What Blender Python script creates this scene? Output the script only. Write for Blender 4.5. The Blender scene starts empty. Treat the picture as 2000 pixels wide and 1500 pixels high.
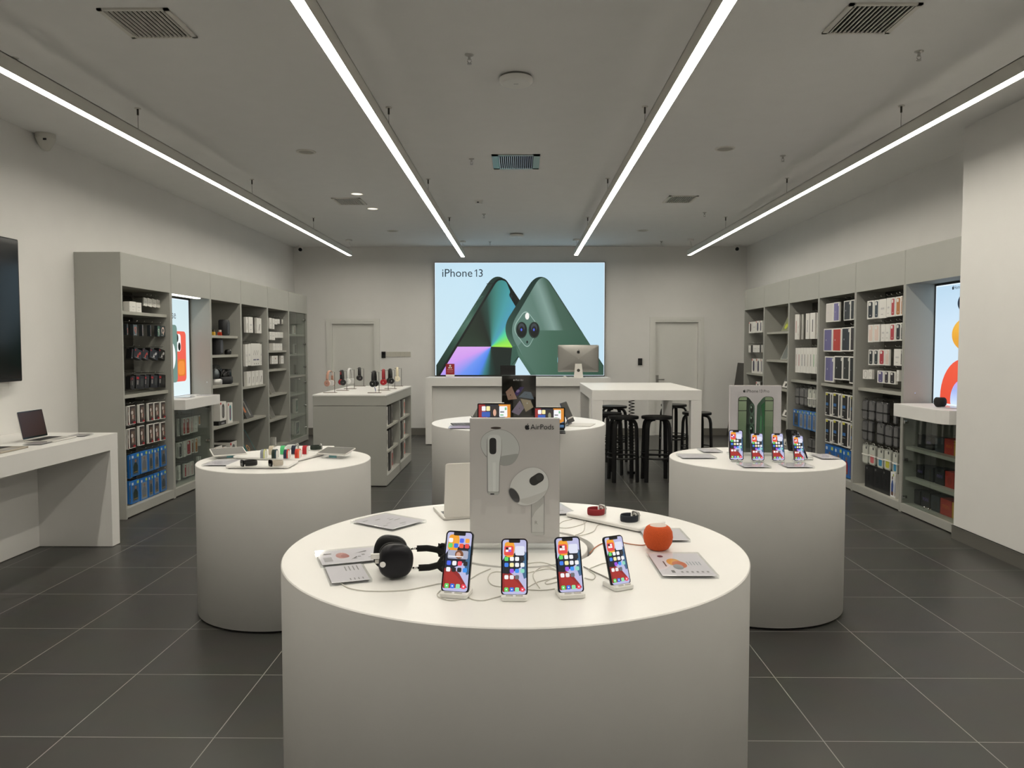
import bpy, math, random
from mathutils import Vector, Matrix
SC = bpy.context.scene
COL = SC.collection
PI = math.pi
rnd = random.Random(13)

# ------------------------------------------------------------------ camera, world, exposure
F, EYE = 1502.0, 1.56                      # focal length in pixels of the 2000 px frame, eye height
PITCH, YAW = math.atan(73 / F), math.atan(17 / F)
FW = Vector((-math.sin(YAW) * math.cos(PITCH), math.cos(YAW) * math.cos(PITCH), -math.sin(PITCH)))
RT = Vector((math.cos(YAW), math.sin(YAW), 0))
UP = RT.cross(FW)
cam = bpy.data.objects.new('camera', bpy.data.cameras.new('camera'))
COL.objects.link(cam)
cam.data.sensor_width = 36.0
cam.data.lens = 36.0 * F / 2000.0
cam.data.clip_start = 0.05
cam.matrix_world = Matrix(((RT.x, UP.x, -FW.x, 0), (RT.y, UP.y, -FW.y, 0), (RT.z, UP.z, -FW.z, EYE), (0, 0, 0, 1)))
SC.camera = cam
world = bpy.data.worlds.new('mall'); SC.world = world; world.use_nodes = True
bg = world.node_tree.nodes['Background']
bg.inputs[0].default_value = (1.0, 0.95, 0.84, 1); bg.inputs[1].default_value = 0.10
SC.view_settings.view_transform = 'Standard'; SC.view_settings.look = 'None'
SC.view_settings.exposure = 0.0; SC.view_settings.gamma = 1.0; SC.view_settings.use_curve_mapping = False
LAMP_RADIANCE = 36.5
LAMP_COLOUR = (1.0, 0.938, 0.81)


def at(u, v, x=None, y=None, z=None):
    """the point of the place seen at a pixel of the photograph on a known plane"""
    d = FW + RT * ((u - 1000) / F) - UP * ((v - 750) / F)
    t = x / d.x if x is not None else y / d.y if y is not None else (z - EYE) / d.z
    return Vector((d.x * t, d.y * t, EYE + d.z * t))


# ------------------------------------------------------------------ materials
MATS = {}


def lin(h):
    h = h.lstrip('#')
    c = [int(h[i:i + 2], 16) / 255 for i in (0, 2, 4)]
    return tuple(x / 12.92 if x <= .04045 else ((x + .055) / 1.055) ** 2.4 for x in c)


def mat(name, col='#808080', rough=.5, metal=0., emit=0., noise=0., nscale=6., bump=0., spec=.5, coat=0.):
    if name in MATS: return MATS[name]
    m = bpy.data.materials.new(name); m.use_nodes = True; MATS[name] = m
    nt = m.node_tree; b = nt.nodes['Principled BSDF']
    c = lin(col) if isinstance(col, str) else col
    b.inputs['Base Color'].default_value = (*c, 1)
    b.inputs['Roughness'].default_value = rough
    b.inputs['Metallic'].default_value = metal
    b.inputs['Specular IOR Level'].default_value = spec
    if coat: b.inputs['Coat Weight'].default_value = coat
    if emit:
        b.inputs['Emission Color'].default_value = (*c, 1); b.inputs['Emission Strength'].default_value = emit
        b.inputs['Base Color'].default_value = (.01, .01, .01, 1)
    if noise or bump:
        tc = nt.nodes.new('ShaderNodeTexCoord'); n = nt.nodes.new('ShaderNodeTexNoise')
        n.inputs['Scale'].default_value = nscale; n.inputs['Detail'].default_value = 4
        nt.links.new(tc.outputs['Object'], n.inputs['Vector'])
        if noise:
            r = nt.nodes.new('ShaderNodeValToRGB')
            r.color_ramp.elements[0].color = (*[x * (1 - noise) for x in c], 1)
            r.color_ramp.elements[1].color = (*[min(1, x * (1 + noise)) for x in c], 1)
            r.color_ramp.elements[0].position = .3; r.color_ramp.elements[1].position = .7
            nt.links.new(n.outputs['Fac'], r.inputs[0]); nt.links.new(r.outputs[0], b.inputs['Base Color'])
        if bump:
            bp = nt.nodes.new('ShaderNodeBump'); bp.inputs['Strength'].default_value = bump
            bp.inputs['Distance'].default_value = .002
            nt.links.new(n.outputs['Fac'], bp.inputs['Height']); nt.links.new(bp.outputs[0], b.inputs['Normal'])
    return m


def glow(name, col, s=1.0):
    return mat('glow_' + name, col, emit=s, rough=.6)


def ramp_glow(name, kind, loc, rot, scale, stops, s=1.0, lit=True):
    """printed or lit picture colour that runs through a ramp (object coordinates of the picture)"""
    if name in MATS: return MATS[name]
    m = bpy.data.materials.new(name); m.use_nodes = True; MATS[name] = m
    nt = m.node_tree; b = nt.nodes['Principled BSDF']; b.inputs['Roughness'].default_value = .5
    tc = nt.nodes.new('ShaderNodeTexCoord'); mp = nt.nodes.new('ShaderNodeMapping'); mp.vector_type = 'TEXTURE'
    mp.inputs['Location'].default_value = loc; mp.inputs['Rotation'].default_value = rot; mp.inputs['Scale'].default_value = scale
    g = nt.nodes.new('ShaderNodeTexGradient'); g.gradient_type = kind
    r = nt.nodes.new('ShaderNodeValToRGB'); els = r.color_ramp.elements
    for i, (p, c) in enumerate(stops):
        e = els[i] if i < 2 else els.new(p)
        e.position = p; e.color = (*lin(c), 1)
    nt.links.new(tc.outputs['Object'], mp.inputs[0]); nt.links.new(mp.outputs[0], g.inputs[0]); nt.links.new(g.outputs[1], r.inputs[0])
    if lit:
        b.inputs['Base Color'].default_value = (.01, .01, .01, 1)
        nt.links.new(r.outputs[0], b.inputs['Emission Color']); b.inputs['Emission Strength'].default_value = s
    else:
        nt.links.new(r.outputs[0], b.inputs['Base Color'])
    return m


def glass(name, tint, rough=.02, ior=1.45, see=None):
    """clear sheet: fresnel mix of see-through and mirror"""
    if name in MATS: return MATS[name]
    m = bpy.data.materials.new(name); m.use_nodes = True; MATS[name] = m
    nt = m.node_tree; nt.nodes.remove(nt.nodes['Principled BSDF']); out = nt.nodes['Material Output']
    t = nt.nodes.new('ShaderNodeBsdfTransparent'); t.inputs[0].default_value = (*lin(tint), 1)
    g = nt.nodes.new('ShaderNodeBsdfGlossy'); g.inputs['Roughness'].default_value = rough
    lw = nt.nodes.new('ShaderNodeLayerWeight'); lw.inputs['Blend'].default_value = .5
    pw = nt.nodes.new('ShaderNodeMath'); pw.operation = 'POWER'; pw.inputs[1].default_value = 4.0
    ma = nt.nodes.new('ShaderNodeMath'); ma.operation = 'MULTIPLY_ADD'; ma.inputs[1].default_value = .6; ma.inputs[2].default_value = ((ior - 1) / (ior + 1)) ** 2
    nt.links.new(lw.outputs['Facing'], pw.inputs[0]); nt.links.new(pw.outputs[0], ma.inputs[0])
    mx = nt.nodes.new('ShaderNodeMixShader')
    nt.links.new(ma.outputs[0], mx.inputs[0]); nt.links.new(t.outputs[0], mx.inputs[1]); nt.links.new(g.outputs[0], mx.inputs[2])
    nt.links.new(mx.outputs[0], out.inputs[0])
    return m


def paint(h, rough=.45):
    return mat('paint_%s_%d' % (h.lstrip('#'), int(rough * 100)), h, rough=rough)


# ------------------------------------------------------------------ mesh builder
class M:
    def __init__(s):
        s.v = []; s.f = []; s.mi = []; s.sm = []; s.mats = []; s.T = Matrix()

    def idx(s, m):
        if m not in s.mats: s.mats.append(m)
        return s.mats.index(m)

    def add(s, vs, fs, m, smooth=False):
        o = len(s.v); k = s.idx(m)
        s.v += [tuple(s.T @ Vector(p)) for p in vs]
        for f in fs:
            s.f.append([i + o for i in f]); s.mi.append(k); s.sm.append(smooth)
        return s

    def box(s, x0, y0, z0, x1, y1, z1, m):
        x0, x1 = sorted((x0, x1)); y0, y1 = sorted((y0, y1)); z0, z1 = sorted((z0, z1))
        return s.add([(x0, y0, z0), (x1, y0, z0), (x1, y1, z0), (x0, y1, z0), (x0, y0, z1), (x1, y0, z1), (x1, y1, z1), (x0, y1, z1)],
                     [(3, 2, 1, 0), (4, 5, 6, 7), (0, 1, 5, 4), (1, 2, 6, 5), (2, 3, 7, 6), (3, 0, 4, 7)], m)

    def prism(s, pts, z0, z1, m, frame=None, chamfer=0., smooth=False):
        """outline pts (a, b) pushed out along the third axis; frame = (origin, A, B, N)"""
        o, A, B, N = frame or (Vector(), Vector((1, 0, 0)), Vector((0, 1, 0)), Vector((0, 0, 1)))
        n = len(pts)
        P = lambda q, h: tuple(o + A * q[0] + B * q[1] + N * h)
        if chamfer:
            cx = sum(p[0] for p in pts) / n; cy = sum(p[1] for p in pts) / n
            xs = [p[0] for p in pts]; ys = [p[1] for p in pts]
            kx = 1 - 2 * chamfer / max(max(xs) - min(xs), 1e-6); ky = 1 - 2 * chamfer / max(max(ys) - min(ys), 1e-6)
            inn = [(cx + (p[0] - cx) * kx, cy + (p[1] - cy) * ky) for p in pts]
            sgn = 1 if z1 > z0 else -1
            L = [(inn, z0), (pts, z0 + chamfer * sgn), (pts, z1 - chamfer * sgn), (inn, z1)]
        else:
            L = [(pts, z0), (pts, z1)]
        vs = [P(q, h) for ring, h in L for q in ring]
        fs = []
        for k in range(len(L) - 1):
            for i in range(n):
                j = (i + 1) % n
                fs.append((k * n + i, k * n + j, (k + 1) * n + j, (k + 1) * n + i))
        s.add(vs, fs, m, smooth)
        s.add([P(q, L[0][1]) for q in L[0][0]], [tuple(range(n - 1, -1, -1))], m)
        s.add([P(q, L[-1][1]) for q in L[-1][0]], [tuple(range(n))], m)
        return s

    def shell(s, pts, layers, m, frame):
        """outline pts at several heights, each (height, scale about the middle)"""
        o, A, B, N = frame; n = len(pts)
        cx = sum(p[0] for p in pts) / n; cy = sum(p[1] for p in pts) / n
        vs = [tuple(o + A * (cx + (p[0] - cx) * k) + B * (cy + (p[1] - cy) * k) + N * h) for h, k in layers for p in pts]
        L = len(layers)
        s.add(vs, [(a * n + i, a * n + (i + 1) % n, (a + 1) * n + (i + 1) % n, (a + 1) * n + i) for a in range(L - 1) for i in range(n)] + [tuple(range(n - 1, -1, -1)), tuple((L - 1) * n + i for i in range(n))], m, True)
        return s

    def lathe(s, prof, m, n=32, smooth=True, c=(0, 0, 0)):
        """profile of (radius, height) turned about z"""
        vs = [(c[0] + r * math.cos(2 * PI * i / n), c[1] + r * math.sin(2 * PI * i / n), c[2] + z) for r, z in prof for i in range(n)]
        fs = [(k * n + i, k * n + (i + 1) % n, (k + 1) * n + (i + 1) % n, (k + 1) * n + i) for k in range(len(prof) - 1) for i in range(n)]
        return s.add(vs, fs, m, smooth)

    def cyl(s, r, z0, z1, m, n=32, c=(0, 0, 0), ch=0.):
        if ch:
            s.lathe([(r - ch, z0), (r, z0 + ch)], m, n, True, c); s.lathe([(r, z0 + ch), (r, z1 - ch)], m, n, True, c)
            s.lathe([(r, z1 - ch), (r - ch, z1)], m, n, True, c)
        else:
            s.lathe([(r, z0), (r, z1)], m, n, True, c)
        q = r - ch
        ring = lambda z: [(c[0] + q * math.cos(2 * PI * i / n), c[1] + q * math.sin(2 * PI * i / n), c[2] + z) for i in range(n)]
        s.add(ring(z0), [tuple(range(n - 1, -1, -1))], m); s.add(ring(z1), [tuple(range(n))], m)
        return s

    def tube(s, pts, r, m, n=8, closed=False, flat=None, upv=(0, 0, 1)):
        """swept round (or flat = (half width, half thickness)) section along pts"""
        pts = [Vector(p) for p in pts]; N = len(pts); vs = []
        up0 = Vector(upv)
        for i, p in enumerate(pts):
            a = pts[i - 1] if (i or closed) else p; b = pts[(i + 1) % N] if (i < N - 1 or closed) else p
            t = (b - a).normalized()
            sd = t.cross(up0)
            if sd.length < 1e-4: sd = t.cross(Vector((1, 0, 0)) if abs(t.x) < .9 else Vector((0, 1, 0)))
            sd.normalize(); w = sd.cross(t).normalized()
            rr = r[i] if isinstance(r, (list, tuple)) else r
            for k in range(n):
                q = 2 * PI * k / n
                if flat: e = sd * flat[1] * (1 if math.cos(q + .785) > 0 else -1) + w * flat[0] * (1 if math.sin(q + .785) > 0 else -1) if n == 4 else sd * flat[1] * math.cos(q) + w * flat[0] * math.sin(q)
                else: e = sd * rr * math.cos(q) + w * rr * math.sin(q)
                vs.append(tuple(p + e))
        L = N if closed else N - 1
        fs = [(i * n + k, i * n + (k + 1) % n, ((i + 1) % N) * n + (k + 1) % n, ((i + 1) % N) * n + k) for i in range(L) for k in range(n)]
        if not closed:
            fs += [tuple(range(n - 1, -1, -1)), tuple((N - 1) * n + k for k in range(n))]
        return s.add(vs, fs, m, n > 4)

    def ball(s, c, rx, ry, rz, m, nu=24, nv=14, z0=-1., z1=1.):
        prof = []
        a0, a1 = math.asin(z0), math.asin(z1)
        vs = []
        for j in range(nv + 1):
            a = a0 + (a1 - a0) * j / nv
            for i in range(nu):
                q = 2 * PI * i / nu
                vs.append((c[0] + rx * math.cos(a) * math.cos(q), c[1] + ry * math.cos(a) * math.sin(q), c[2] + rz * math.sin(a)))
        fs = [(j * nu + i, j * nu + (i + 1) % nu, (j + 1) * nu + (i + 1) % nu, (j + 1) * nu + i) for j in range(nv) for i in range(nu)]
        fs += [tuple(range(nu - 1, -1, -1)), tuple(nv * nu + i for i in range(nu))]
        return s.add(vs, fs, m, True)

    def mesh(s, name):
        me = bpy.data.meshes.new(name)
        me.from_pydata(s.v, [], s.f)
        for m in s.mats: me.materials.append(m)
        me.polygons.foreach_set('material_index', s.mi); me.polygons.foreach_set('use_smooth', s.sm)
        me.update()
        return me

    def build(s, name, parent=None, loc=None, rot=None):
        o = bpy.data.objects.new(name, s.mesh(name)); COL.objects.link(o)
        if parent: o.parent = parent
        if loc is not None: o.location = loc
        if rot is not None: o.rotation_euler = rot
        return o


def circ(cx, cy, rx, ry=None, n=24, a0=0, a1=2 * PI):
    ry = rx if ry is None else ry
    full = abs(a1 - a0 - 2 * PI) < 1e-6
    return [(cx + rx * math.cos(a0 + (a1 - a0) * i / (n if full else n - 1)), cy + ry * math.sin(a0 + (a1 - a0) * i / (n if full else n - 1))) for i in range(n)]


def rrect(x0, y0, x1, y1, r, n=5):
    r = min(r, (x1 - x0) / 2 - 1e-5, (y1 - y0) / 2 - 1e-5)
    out = []
    for cx, cy, a in ((x1 - r, y1 - r, 0), (x0 + r, y1 - r, PI / 2), (x0 + r, y0 + r, PI), (x1 - r, y0 + r, 1.5 * PI)):
        out += [(cx + r * math.cos(a + PI / 2 * k / n), cy + r * math.sin(a + PI / 2 * k / n)) for k in range(n + 1)]
    return out


def roundpoly(pts, rads, n=6):
    """polygon with rounded corners"""
    out = []; N = len(pts)
    for i in range(N):
        p = Vector(pts[i]); a = Vector(pts[i - 1]) - p; b = Vector(pts[(i + 1) % N]) - p
        r = rads[i] if isinstance(rads, (list, tuple)) else rads
        if r <= 0: out.append(tuple(p)); continue
        A = p + a.normalized() * min(r, a.length * .49); B = p + b.normalized() * min(r, b.length * .49)
        for k in range(n + 1):
            t = k / n
            out.append(tuple(A * (1 - t) ** 2 + p * 2 * t * (1 - t) + B * t * t))
    return out


APPLE = [(0, .30), (.10, .345), (.22, .355), (.33, .31), (.40, .23), (.345, .185), (.29, .10), (.285, 0), (.32, -.10), (.41, -.175), (.37, -.29), (.28, -.42), (.19, -.48),
         (.10, -.465), (0, -.435), (-.10, -.465), (-.19, -.48), (-.29, -.40), (-.37, -.25), (-.415, -.08), (-.405, .09), (-.34, .24), (-.22, .345), (-.11, .345)]
LEAF = [(.0, .39), (.005, .50), (.06, .60), (.19, .66), (.19, .55), (.13, .45), (.06, .40)]
TXT = {}


def text_geo(t):
    if t not in TXT:
        cu = bpy.data.curves.new('lettering', 'FONT'); cu.body = t; cu.size = 1.0; cu.resolution_u = 3
        ob = bpy.data.objects.new('lettering', cu); COL.objects.link(ob)
        dg = bpy.context.evaluated_depsgraph_get(); me = bpy.data.meshes.new_from_object(ob.evaluated_get(dg))
        vs = [(v.co.x, v.co.y) for v in me.vertices]; fs = [tuple(p.vertices) for p in me.polygons]
        bpy.data.objects.remove(ob); bpy.data.curves.remove(cu); bpy.data.meshes.remove(me)
        x0 = min(v[0] for v in vs); x1 = max(v[0] for v in vs)
        TXT[t] = ([((v[0] - x0) / (x1 - x0), v[1] / (x1 - x0)) for v in vs], fs)
    return TXT[t]


class Art:
    """flat print laid on a face, each layer a hair above the last"""
    def __init__(s, m, o, A, B, eps=.0001):
        s.m = m; s.o = Vector(o); s.A = Vector(A); s.B = Vector(B); s.N = s.A.cross(s.B).normalized(); s.k = 1; s.e = eps

    def lay(s): s.k += 1

    def P(s, q): return tuple(s.o + s.A * q[0] + s.B * q[1] + s.N * (s.k * s.e))

    def poly(s, pts, m, step=True):
        if step: s.k += 1
        s.m.add([s.P(q) for q in pts], [tuple(range(len(pts)))], m)

    def rect(s, x0, y0, x1, y1, m, r=0, step=True):
        s.poly(rrect(x0, y0, x1, y1, r) if r else [(x0, y0), (x1, y0), (x1, y1), (x0, y1)], m, step)

    def ell(s, cx, cy, rx, ry, m, rot=0, step=True, n=24):
        c, d = math.cos(rot), math.sin(rot)
        s.poly([(cx + a * c - b * d, cy + a * d + b * c) for a, b in circ(0, 0, rx, ry, n)], m, step)

    def ring(s, cx, cy, r0, r1, m, ky=1., a0=0, a1=2 * PI, n=28):
        s.k += 1; vs = []
        for i in range(n + 1):
            q = a0 + (a1 - a0) * i / n
            vs += [s.P((cx + r0 * math.cos(q), cy + r0 * ky * math.sin(q))), s.P((cx + r1 * math.cos(q), cy + r1 * ky * math.sin(q)))]
        s.m.add(vs, [(2 * i, 2 * i + 1, 2 * i + 3, 2 * i + 2) for i in range(n)], m)

    def text(s, t, x, y, w, m, slant=0.):
        vs, fs = text_geo(t); s.k += 1
        s.m.add([s.P((x + a * w, y + b * w)) for a, b in vs], fs, m)

    def one(s, x, y, h, m):
        s.poly([(x + h * .21, y), (x + h * .34, y), (x + h * .34, y + h), (x + h * .23, y + h), (x, y + h * .80), (x, y + h * .69), (x + h * .22, y + h * .86)], m)

    def apple(s, cx, cy, h, m, rot=0.):
        k = h / 1.14; c, d = math.cos(rot) * k, math.sin(rot) * k; s.k += 1
        for P in (APPLE, LEAF): s.poly([(cx + a * c - b * d, cy + a * d + b * c) for a, b in P], m, False)


def tag(o, label, cat, group=None):
    o['label'] = label; o['category'] = cat
    if group: o['group'] = group
    return o


def thing(name, label, cat, loc, rz=0., group=None):
    o = bpy.data.objects.new(name, None); COL.objects.link(o)
    o.empty_display_size = .05
    o.location = loc; o.rotation_euler = (0, 0, rz)
    return tag(o, label, cat, group)


def struct(name, m):
    o = m.build(name); o['kind'] = 'structure'; return o


def copy_tree(o, parent=None):
    c = o.copy(); COL.objects.link(c)
    if parent: c.parent = parent
    for ch in list(o.children): copy_tree(ch, c)
    return c


ORD = ['first', 'second', 'third', 'fourth', 'fifth', 'sixth', 'seventh', 'eighth', 'ninth', 'tenth', 'eleventh', 'twelfth']

# ------------------------------------------------------------------ common materials
WALL = mat('wall_paint', (.80, .79, .77), rough=.75, noise=.015, nscale=3, bump=.02)
CEIL = mat('ceiling_paint', (.80, .80, .79), rough=.85, noise=.01)
WHITE = mat('white_laminate', (.82, .81, .79), rough=.38, noise=.012, nscale=4)
DRUM = mat('white_drum_side', (.80, .79, .77), rough=.55, noise=.015, nscale=4)
GREY = mat('grey_laminate', '#a6a6a0', rough=.55, noise=.02, nscale=3)
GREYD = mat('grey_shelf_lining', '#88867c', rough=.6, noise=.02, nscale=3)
SLAT = mat('dark_slat_wall', '#4a4842', rough=.6, noise=.03, nscale=3)
GREYE = mat('grey_edge_band', '#aaa9a0', rough=.5)
BASE = mat('grey_base_tile', '#66645e', rough=.4, noise=.03)
BLACK = mat('black_plastic', '#0b0b0c', rough=.4)
BLACKG = mat('black_gloss', '#050506', rough=.08)
STEEL = mat('steel', '#b9b8b4', rough=.28, metal=1.)
CHROME = mat('chrome', '#dcdcdc', rough=.12, metal=1.)
DARKMET = mat('dark_metal', '#4a4843', rough=.4, metal=.8)
ALU = mat('silver_aluminium', '#c4c4c2', rough=.35, metal=.75)
ALUL = mat('pale_aluminium', '#d6d4cf', rough=.4, metal=.35)
PWHITE = mat('white_plastic', '#e9e8e4', rough=.4)
CARD = mat('white_card', '#e6e4df', rough=.55)
LAMPB = mat('lamp_housing_white', '#cfcdc6', rough=.5)
PANE = glass('clear_pane', '#f1f5f3', rough=.02)
ACRYL = glass('clear_acrylic', '#fafbfb', rough=.05, ior=1.5)
INK = mat('dark_ink', '#1c1c20', rough=.5)
GINK = mat('grey_ink', '#8d8c90', rough=.5)
PALE = mat('pale_print', '#dcd9e0', rough=.35)

# ------------------------------------------------------------------ the room
BACK, LEFT, RIGHT, TOP, FRONT = 13.52, -3.975, 3.93, 3.30, -2.6


def floor_material():
    m = bpy.data.materials.new('grey_floor_tiles'); m.use_nodes = True; nt = m.node_tree; b = nt.nodes['Principled BSDF']
    tc = nt.nodes.new('ShaderNodeTexCoord'); mp = nt.nodes.new('ShaderNodeMapping')
    mp.inputs['Location'].default_value = (1.83 + .606 * 10, -2.985 + .5885 * 20, 0)
    br = nt.nodes.new('ShaderNodeTexBrick'); br.offset = 0.; br.squash = 1.
    br.inputs['Scale'].default_value = 1.; br.inputs['Brick Width'].default_value = .606; br.inputs['Row Height'].default_value = .5885
    br.inputs['Mortar Size'].default_value = .0021; br.inputs['Mortar Smooth'].default_value = .1; br.inputs['Bias'].default_value = 0.
    br.inputs['Color1'].default_value = (.048, .047, .043, 1); br.inputs['Color2'].default_value = (.056, .055, .050, 1)
    br.inputs['Mortar'].default_value = (.36, .355, .33, 1)
    n = nt.nodes.new('ShaderNodeTexNoise'); n.inputs['Scale'].default_value = 5; n.inputs['Detail'].default_value = 6
    mx = nt.nodes.new('ShaderNodeMix'); mx.data_type = 'RGBA'; mx.blend_type = 'MULTIPLY'; mx.inputs['Factor'].default_value = .25
    nt.links.new(tc.outputs['Object'], mp.inputs[0]); nt.links.new(mp.outputs[0], br.inputs['Vector']); nt.links.new(tc.outputs['Object'], n.inputs['Vector'])
    nt.links.new(br.outputs['Color'], mx.inputs['A']); nt.links.new(n.outputs['Color'], mx.inputs['B']); nt.links.new(mx.outputs['Result'], b.inputs['Base Color'])
    b.inputs['Roughness'].default_value = .37; b.inputs['Specular IOR Level'].default_value = .5
    bp = nt.nodes.new('ShaderNodeBump'); bp.inputs['Strength'].default_value = .05; bp.inputs['Distance'].default_value = .001
    nt.links.new(n.outputs['Fac'], bp.inputs['Height']); nt.links.new(bp.outputs[0], b.inputs['Normal'])
    return m


struct('floor', M().box(LEFT - .1, FRONT, -.1, RIGHT + .1, BACK + .1, 0, floor_material()))
struct('ceiling', M().box(LEFT - .1, FRONT, TOP, RIGHT + .1, BACK + .1, TOP + .1, CEIL))
struct('wall_left', M().box(LEFT - .1, FRONT, 0, LEFT, BACK + .1, TOP, WALL))
struct('wall_right', M().box(RIGHT, FRONT, 0, RIGHT + .1, BACK + .1, TOP, WALL))
DOORS = ((-3.322, -2.573, 1.965), (2.352, 3.11, 1.992))
m = M()
xs = [LEFT] + [q for d in DOORS for q in d[:2]] + [RIGHT]
for a, b in ((xs[0], xs[1]), (xs[2], xs[3]), (xs[4], xs[5])): m.box(a, BACK, 0, b, BACK + .1, TOP, WALL)
for d in DOORS: m.box(d[0], BACK, d[2], d[1], BACK + .1, TOP, WALL)
struct('wall_back', m)
struct('wall_pillar', M().box(3.53, FRONT, 0, RIGHT, 6.25, TOP, WALL))
struct('baseboard_pillar', M().box(3.515, FRONT, 0, 3.53, 6.25, .107, BASE).box(3.512, FRONT, .100, 3.53, 6.25, .107, BASE))
BASEB = mat('grey_base_tile_back', '#77746d', rough=.4, noise=.03)
m = M()
for a, b in ((LEFT, -3.40), (-2.50, 2.27), (3.17, RIGHT)): m.box(a, BACK - .012, 0, b, BACK, .125, BASEB)
struct('baseboard_back', m)
DOORP = mat('door_paint', (.76, .755, .72), rough=.6, noise=.01)
for i, (a, b, h) in enumerate(DOORS):
    m = M().box(a + .006, BACK + .045, 0, b - .006, BACK + .085, h - .006, DOORP)
    d = struct('door_%d' % (i + 1), m)
    fr = M()
    w = .055
    fr.box(a - w - .04, BACK - .02, 0, a - .03, BACK - .0005, h + .03, DOORP).box(b + .03, BACK - .02, 0, b + w + .04, BACK - .0005, h + .03, DOORP)
    fr.box(a - w - .04, BACK - .02, h + .03, b + w + .04, BACK - .0005, h + w + .03, DOORP)
    fr.box(a - .03, BACK - .012, 0, a + .005, BACK + .044, h + .03, DOORP).box(b - .005, BACK - .012, 0, b + .03, BACK + .044, h + .03, DOORP)
    fr.box(a + .005, BACK - .012, h - .005, b - .005, BACK + .044, h + .03, DOORP)
    fo = fr.build('door_frame', d)
    if i == 1:
        hd = M().box(a + .03, BACK + .035, .93, a + .075, BACK + .045, 1.06, STEEL)
        hd.tube([(a + .05, BACK + .035, .985), (a + .05, BACK, .985), (a + .17, BACK, .985)], .009, STEEL)
        hd.build('door_handle', d)
        d['label'] = 'pale door with lever handle right of the lit poster'

# ------------------------------------------------------------------ suspended linear lamps
LITE = mat('lamp_diffuser', LAMP_COLOUR, emit=LAMP_RADIANCE)
LX = ((-2.80, 12.68, 'leftmost'), (-.962, 12.86, 'inner left'), (.90, 12.66, 'inner right'), (2.75, 12.68, 'rightmost'))
LZ = 3.048
RODY = (.95, 3.30, 5.68, 8.07, 10.45)
for x, yend, nm in LX:
    t = thing('linear_pendant_light', '%s long white LED strip lamp hung under the ceiling' % nm, 'ceiling light', (x, yend, LZ), 0, 'hanging strip lamps')
    L = yend + 1.2
    m = M()
    for sx in (-1, 1): m.box(sx * .033, -L, 0, sx * .029, 0, .085, LAMPB)
    m.box(-.033, -L, .080, .033, 0, .085, LAMPB).box(-.033, -.004, .002, .033, 0, .085, LAMPB).box(-.033, -L, .002, .033, -L + .004, .085, LAMPB)
    m.build('housing', t)
    M().box(-.029, -L + .004, .001, .029, -.004, .004, LITE).build('diffuser', t)
    for y in RODY:
        w = M().tube([(0, y - yend, .085), (0, y - yend, TOP - LZ - .04)], .0015, DARKMET, 6).cyl(.007, TOP - LZ - .05, TOP - LZ - .006, DARKMET, 10, (0, y - yend, 0))
        w.cyl(.022, TOP - LZ - .006, TOP - LZ, LAMPB, 16, (0, y - yend, 0)); w.build('suspension_wire', t)
    w = M().tube([(0, -.08, .085), (0, -.08, TOP - LZ - .03)], .002, PWHITE, 6).tube([(.02, -.09, .085), (.03, -.07, .15), (.0, -.08, TOP - LZ - .03)], .003, PWHITE, 6)
    w.cyl(.055, TOP - LZ - .028, TOP - LZ, PWHITE, 24, (0, -.08, 0), .004); w.build('power_canopy', t)

# ------------------------------------------------------------------ things on the ceiling
VFR = mat('vent_frame_paint', '#d8d6cf', rough=.5)
VBK = mat('vent_dark', '#15140f', rough=.9)
VENTS = ((-2.00, 4.205, .37, .37, 13, 'front left ceiling vent with narrow grey slats'), (1.853, 4.19, .37, .37, 13, 'front right ceiling vent with narrow grey slats'),
         (-.045, 7.33, .44, .56, 17, 'central square ceiling vent with metallic frame'),
         (-2.05, 9.275, .34, .42, 13, 'rear left ceiling vent between the strip lamps'), (1.883, 9.19, .34, .42, 13, 'rear right ceiling vent between the strip lamps'))
for x, y, w, h, n, lb in VENTS:
    t = thing('ceiling_vent', lb, 'ceiling vent', (x, y, TOP), 0, 'ceiling vents')
    fm = STEEL if 'central' in lb else VFR
    b = .06 if 'central' in lb else .026
    M().box(-w / 2, -h / 2, -.010, w / 2, -h / 2 + b * .7, -.0005, fm).box(-w / 2, h / 2 - b * .7, -.010, w / 2, h / 2, -.0005, fm).box(-w / 2, -h / 2, -.010, -w / 2 + b, h / 2, -.0005, fm).box(w / 2 - b, -h / 2, -.010, w / 2, h / 2, -.0005, fm).build('frame', t)
    M().box(-w / 2 + .01, -h / 2 + .01, -.002, w / 2 - .01, h / 2 - .01, -.0005, VBK).build('backing', t)
    sl = None
    for k in range(n):
        xx = -w / 2 + b + (k + .5) * (w - 2 * b) / n
        if sl is None:
            sl = M(); sl.T = Matrix.Rotation(.35, 4, 'Y'); sl.box(-.0032, -h / 2 + b * .6, -.006, .0032, h / 2 - b * .6, .004, fm)
            o = sl.build('slat', t, (xx, 0, -.007)); sl = o
        else:
            o = sl.copy(); COL.objects.link(o); o.parent = t; o.location = (xx, 0, -.007)
for x, y, lb in ((-1.917, 6.94, 'unlit round downlight left of the central vent'), (1.795, 6.875, 'unlit round downlight right of the central vent'),
                 (-1.928, 11.65, 'unlit round downlight at back left of the ceiling'), (1.825, 11.65, 'unlit round downlight at back right of the ceiling')):
    t = thing('recessed_downlight', lb, 'ceiling light', (x, y, TOP), 0, 'unlit ceiling downlights')
    M().lathe([(.088, -.0005), (.085, -.006), (.068, -.008), (.066, -.003)], VFR, 32).build('rim', t)
    M().cyl(.066, -.004, -.0005, mat('frosted_lens', '#a9a79f', rough=.5), 32).build('lens', t)
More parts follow.
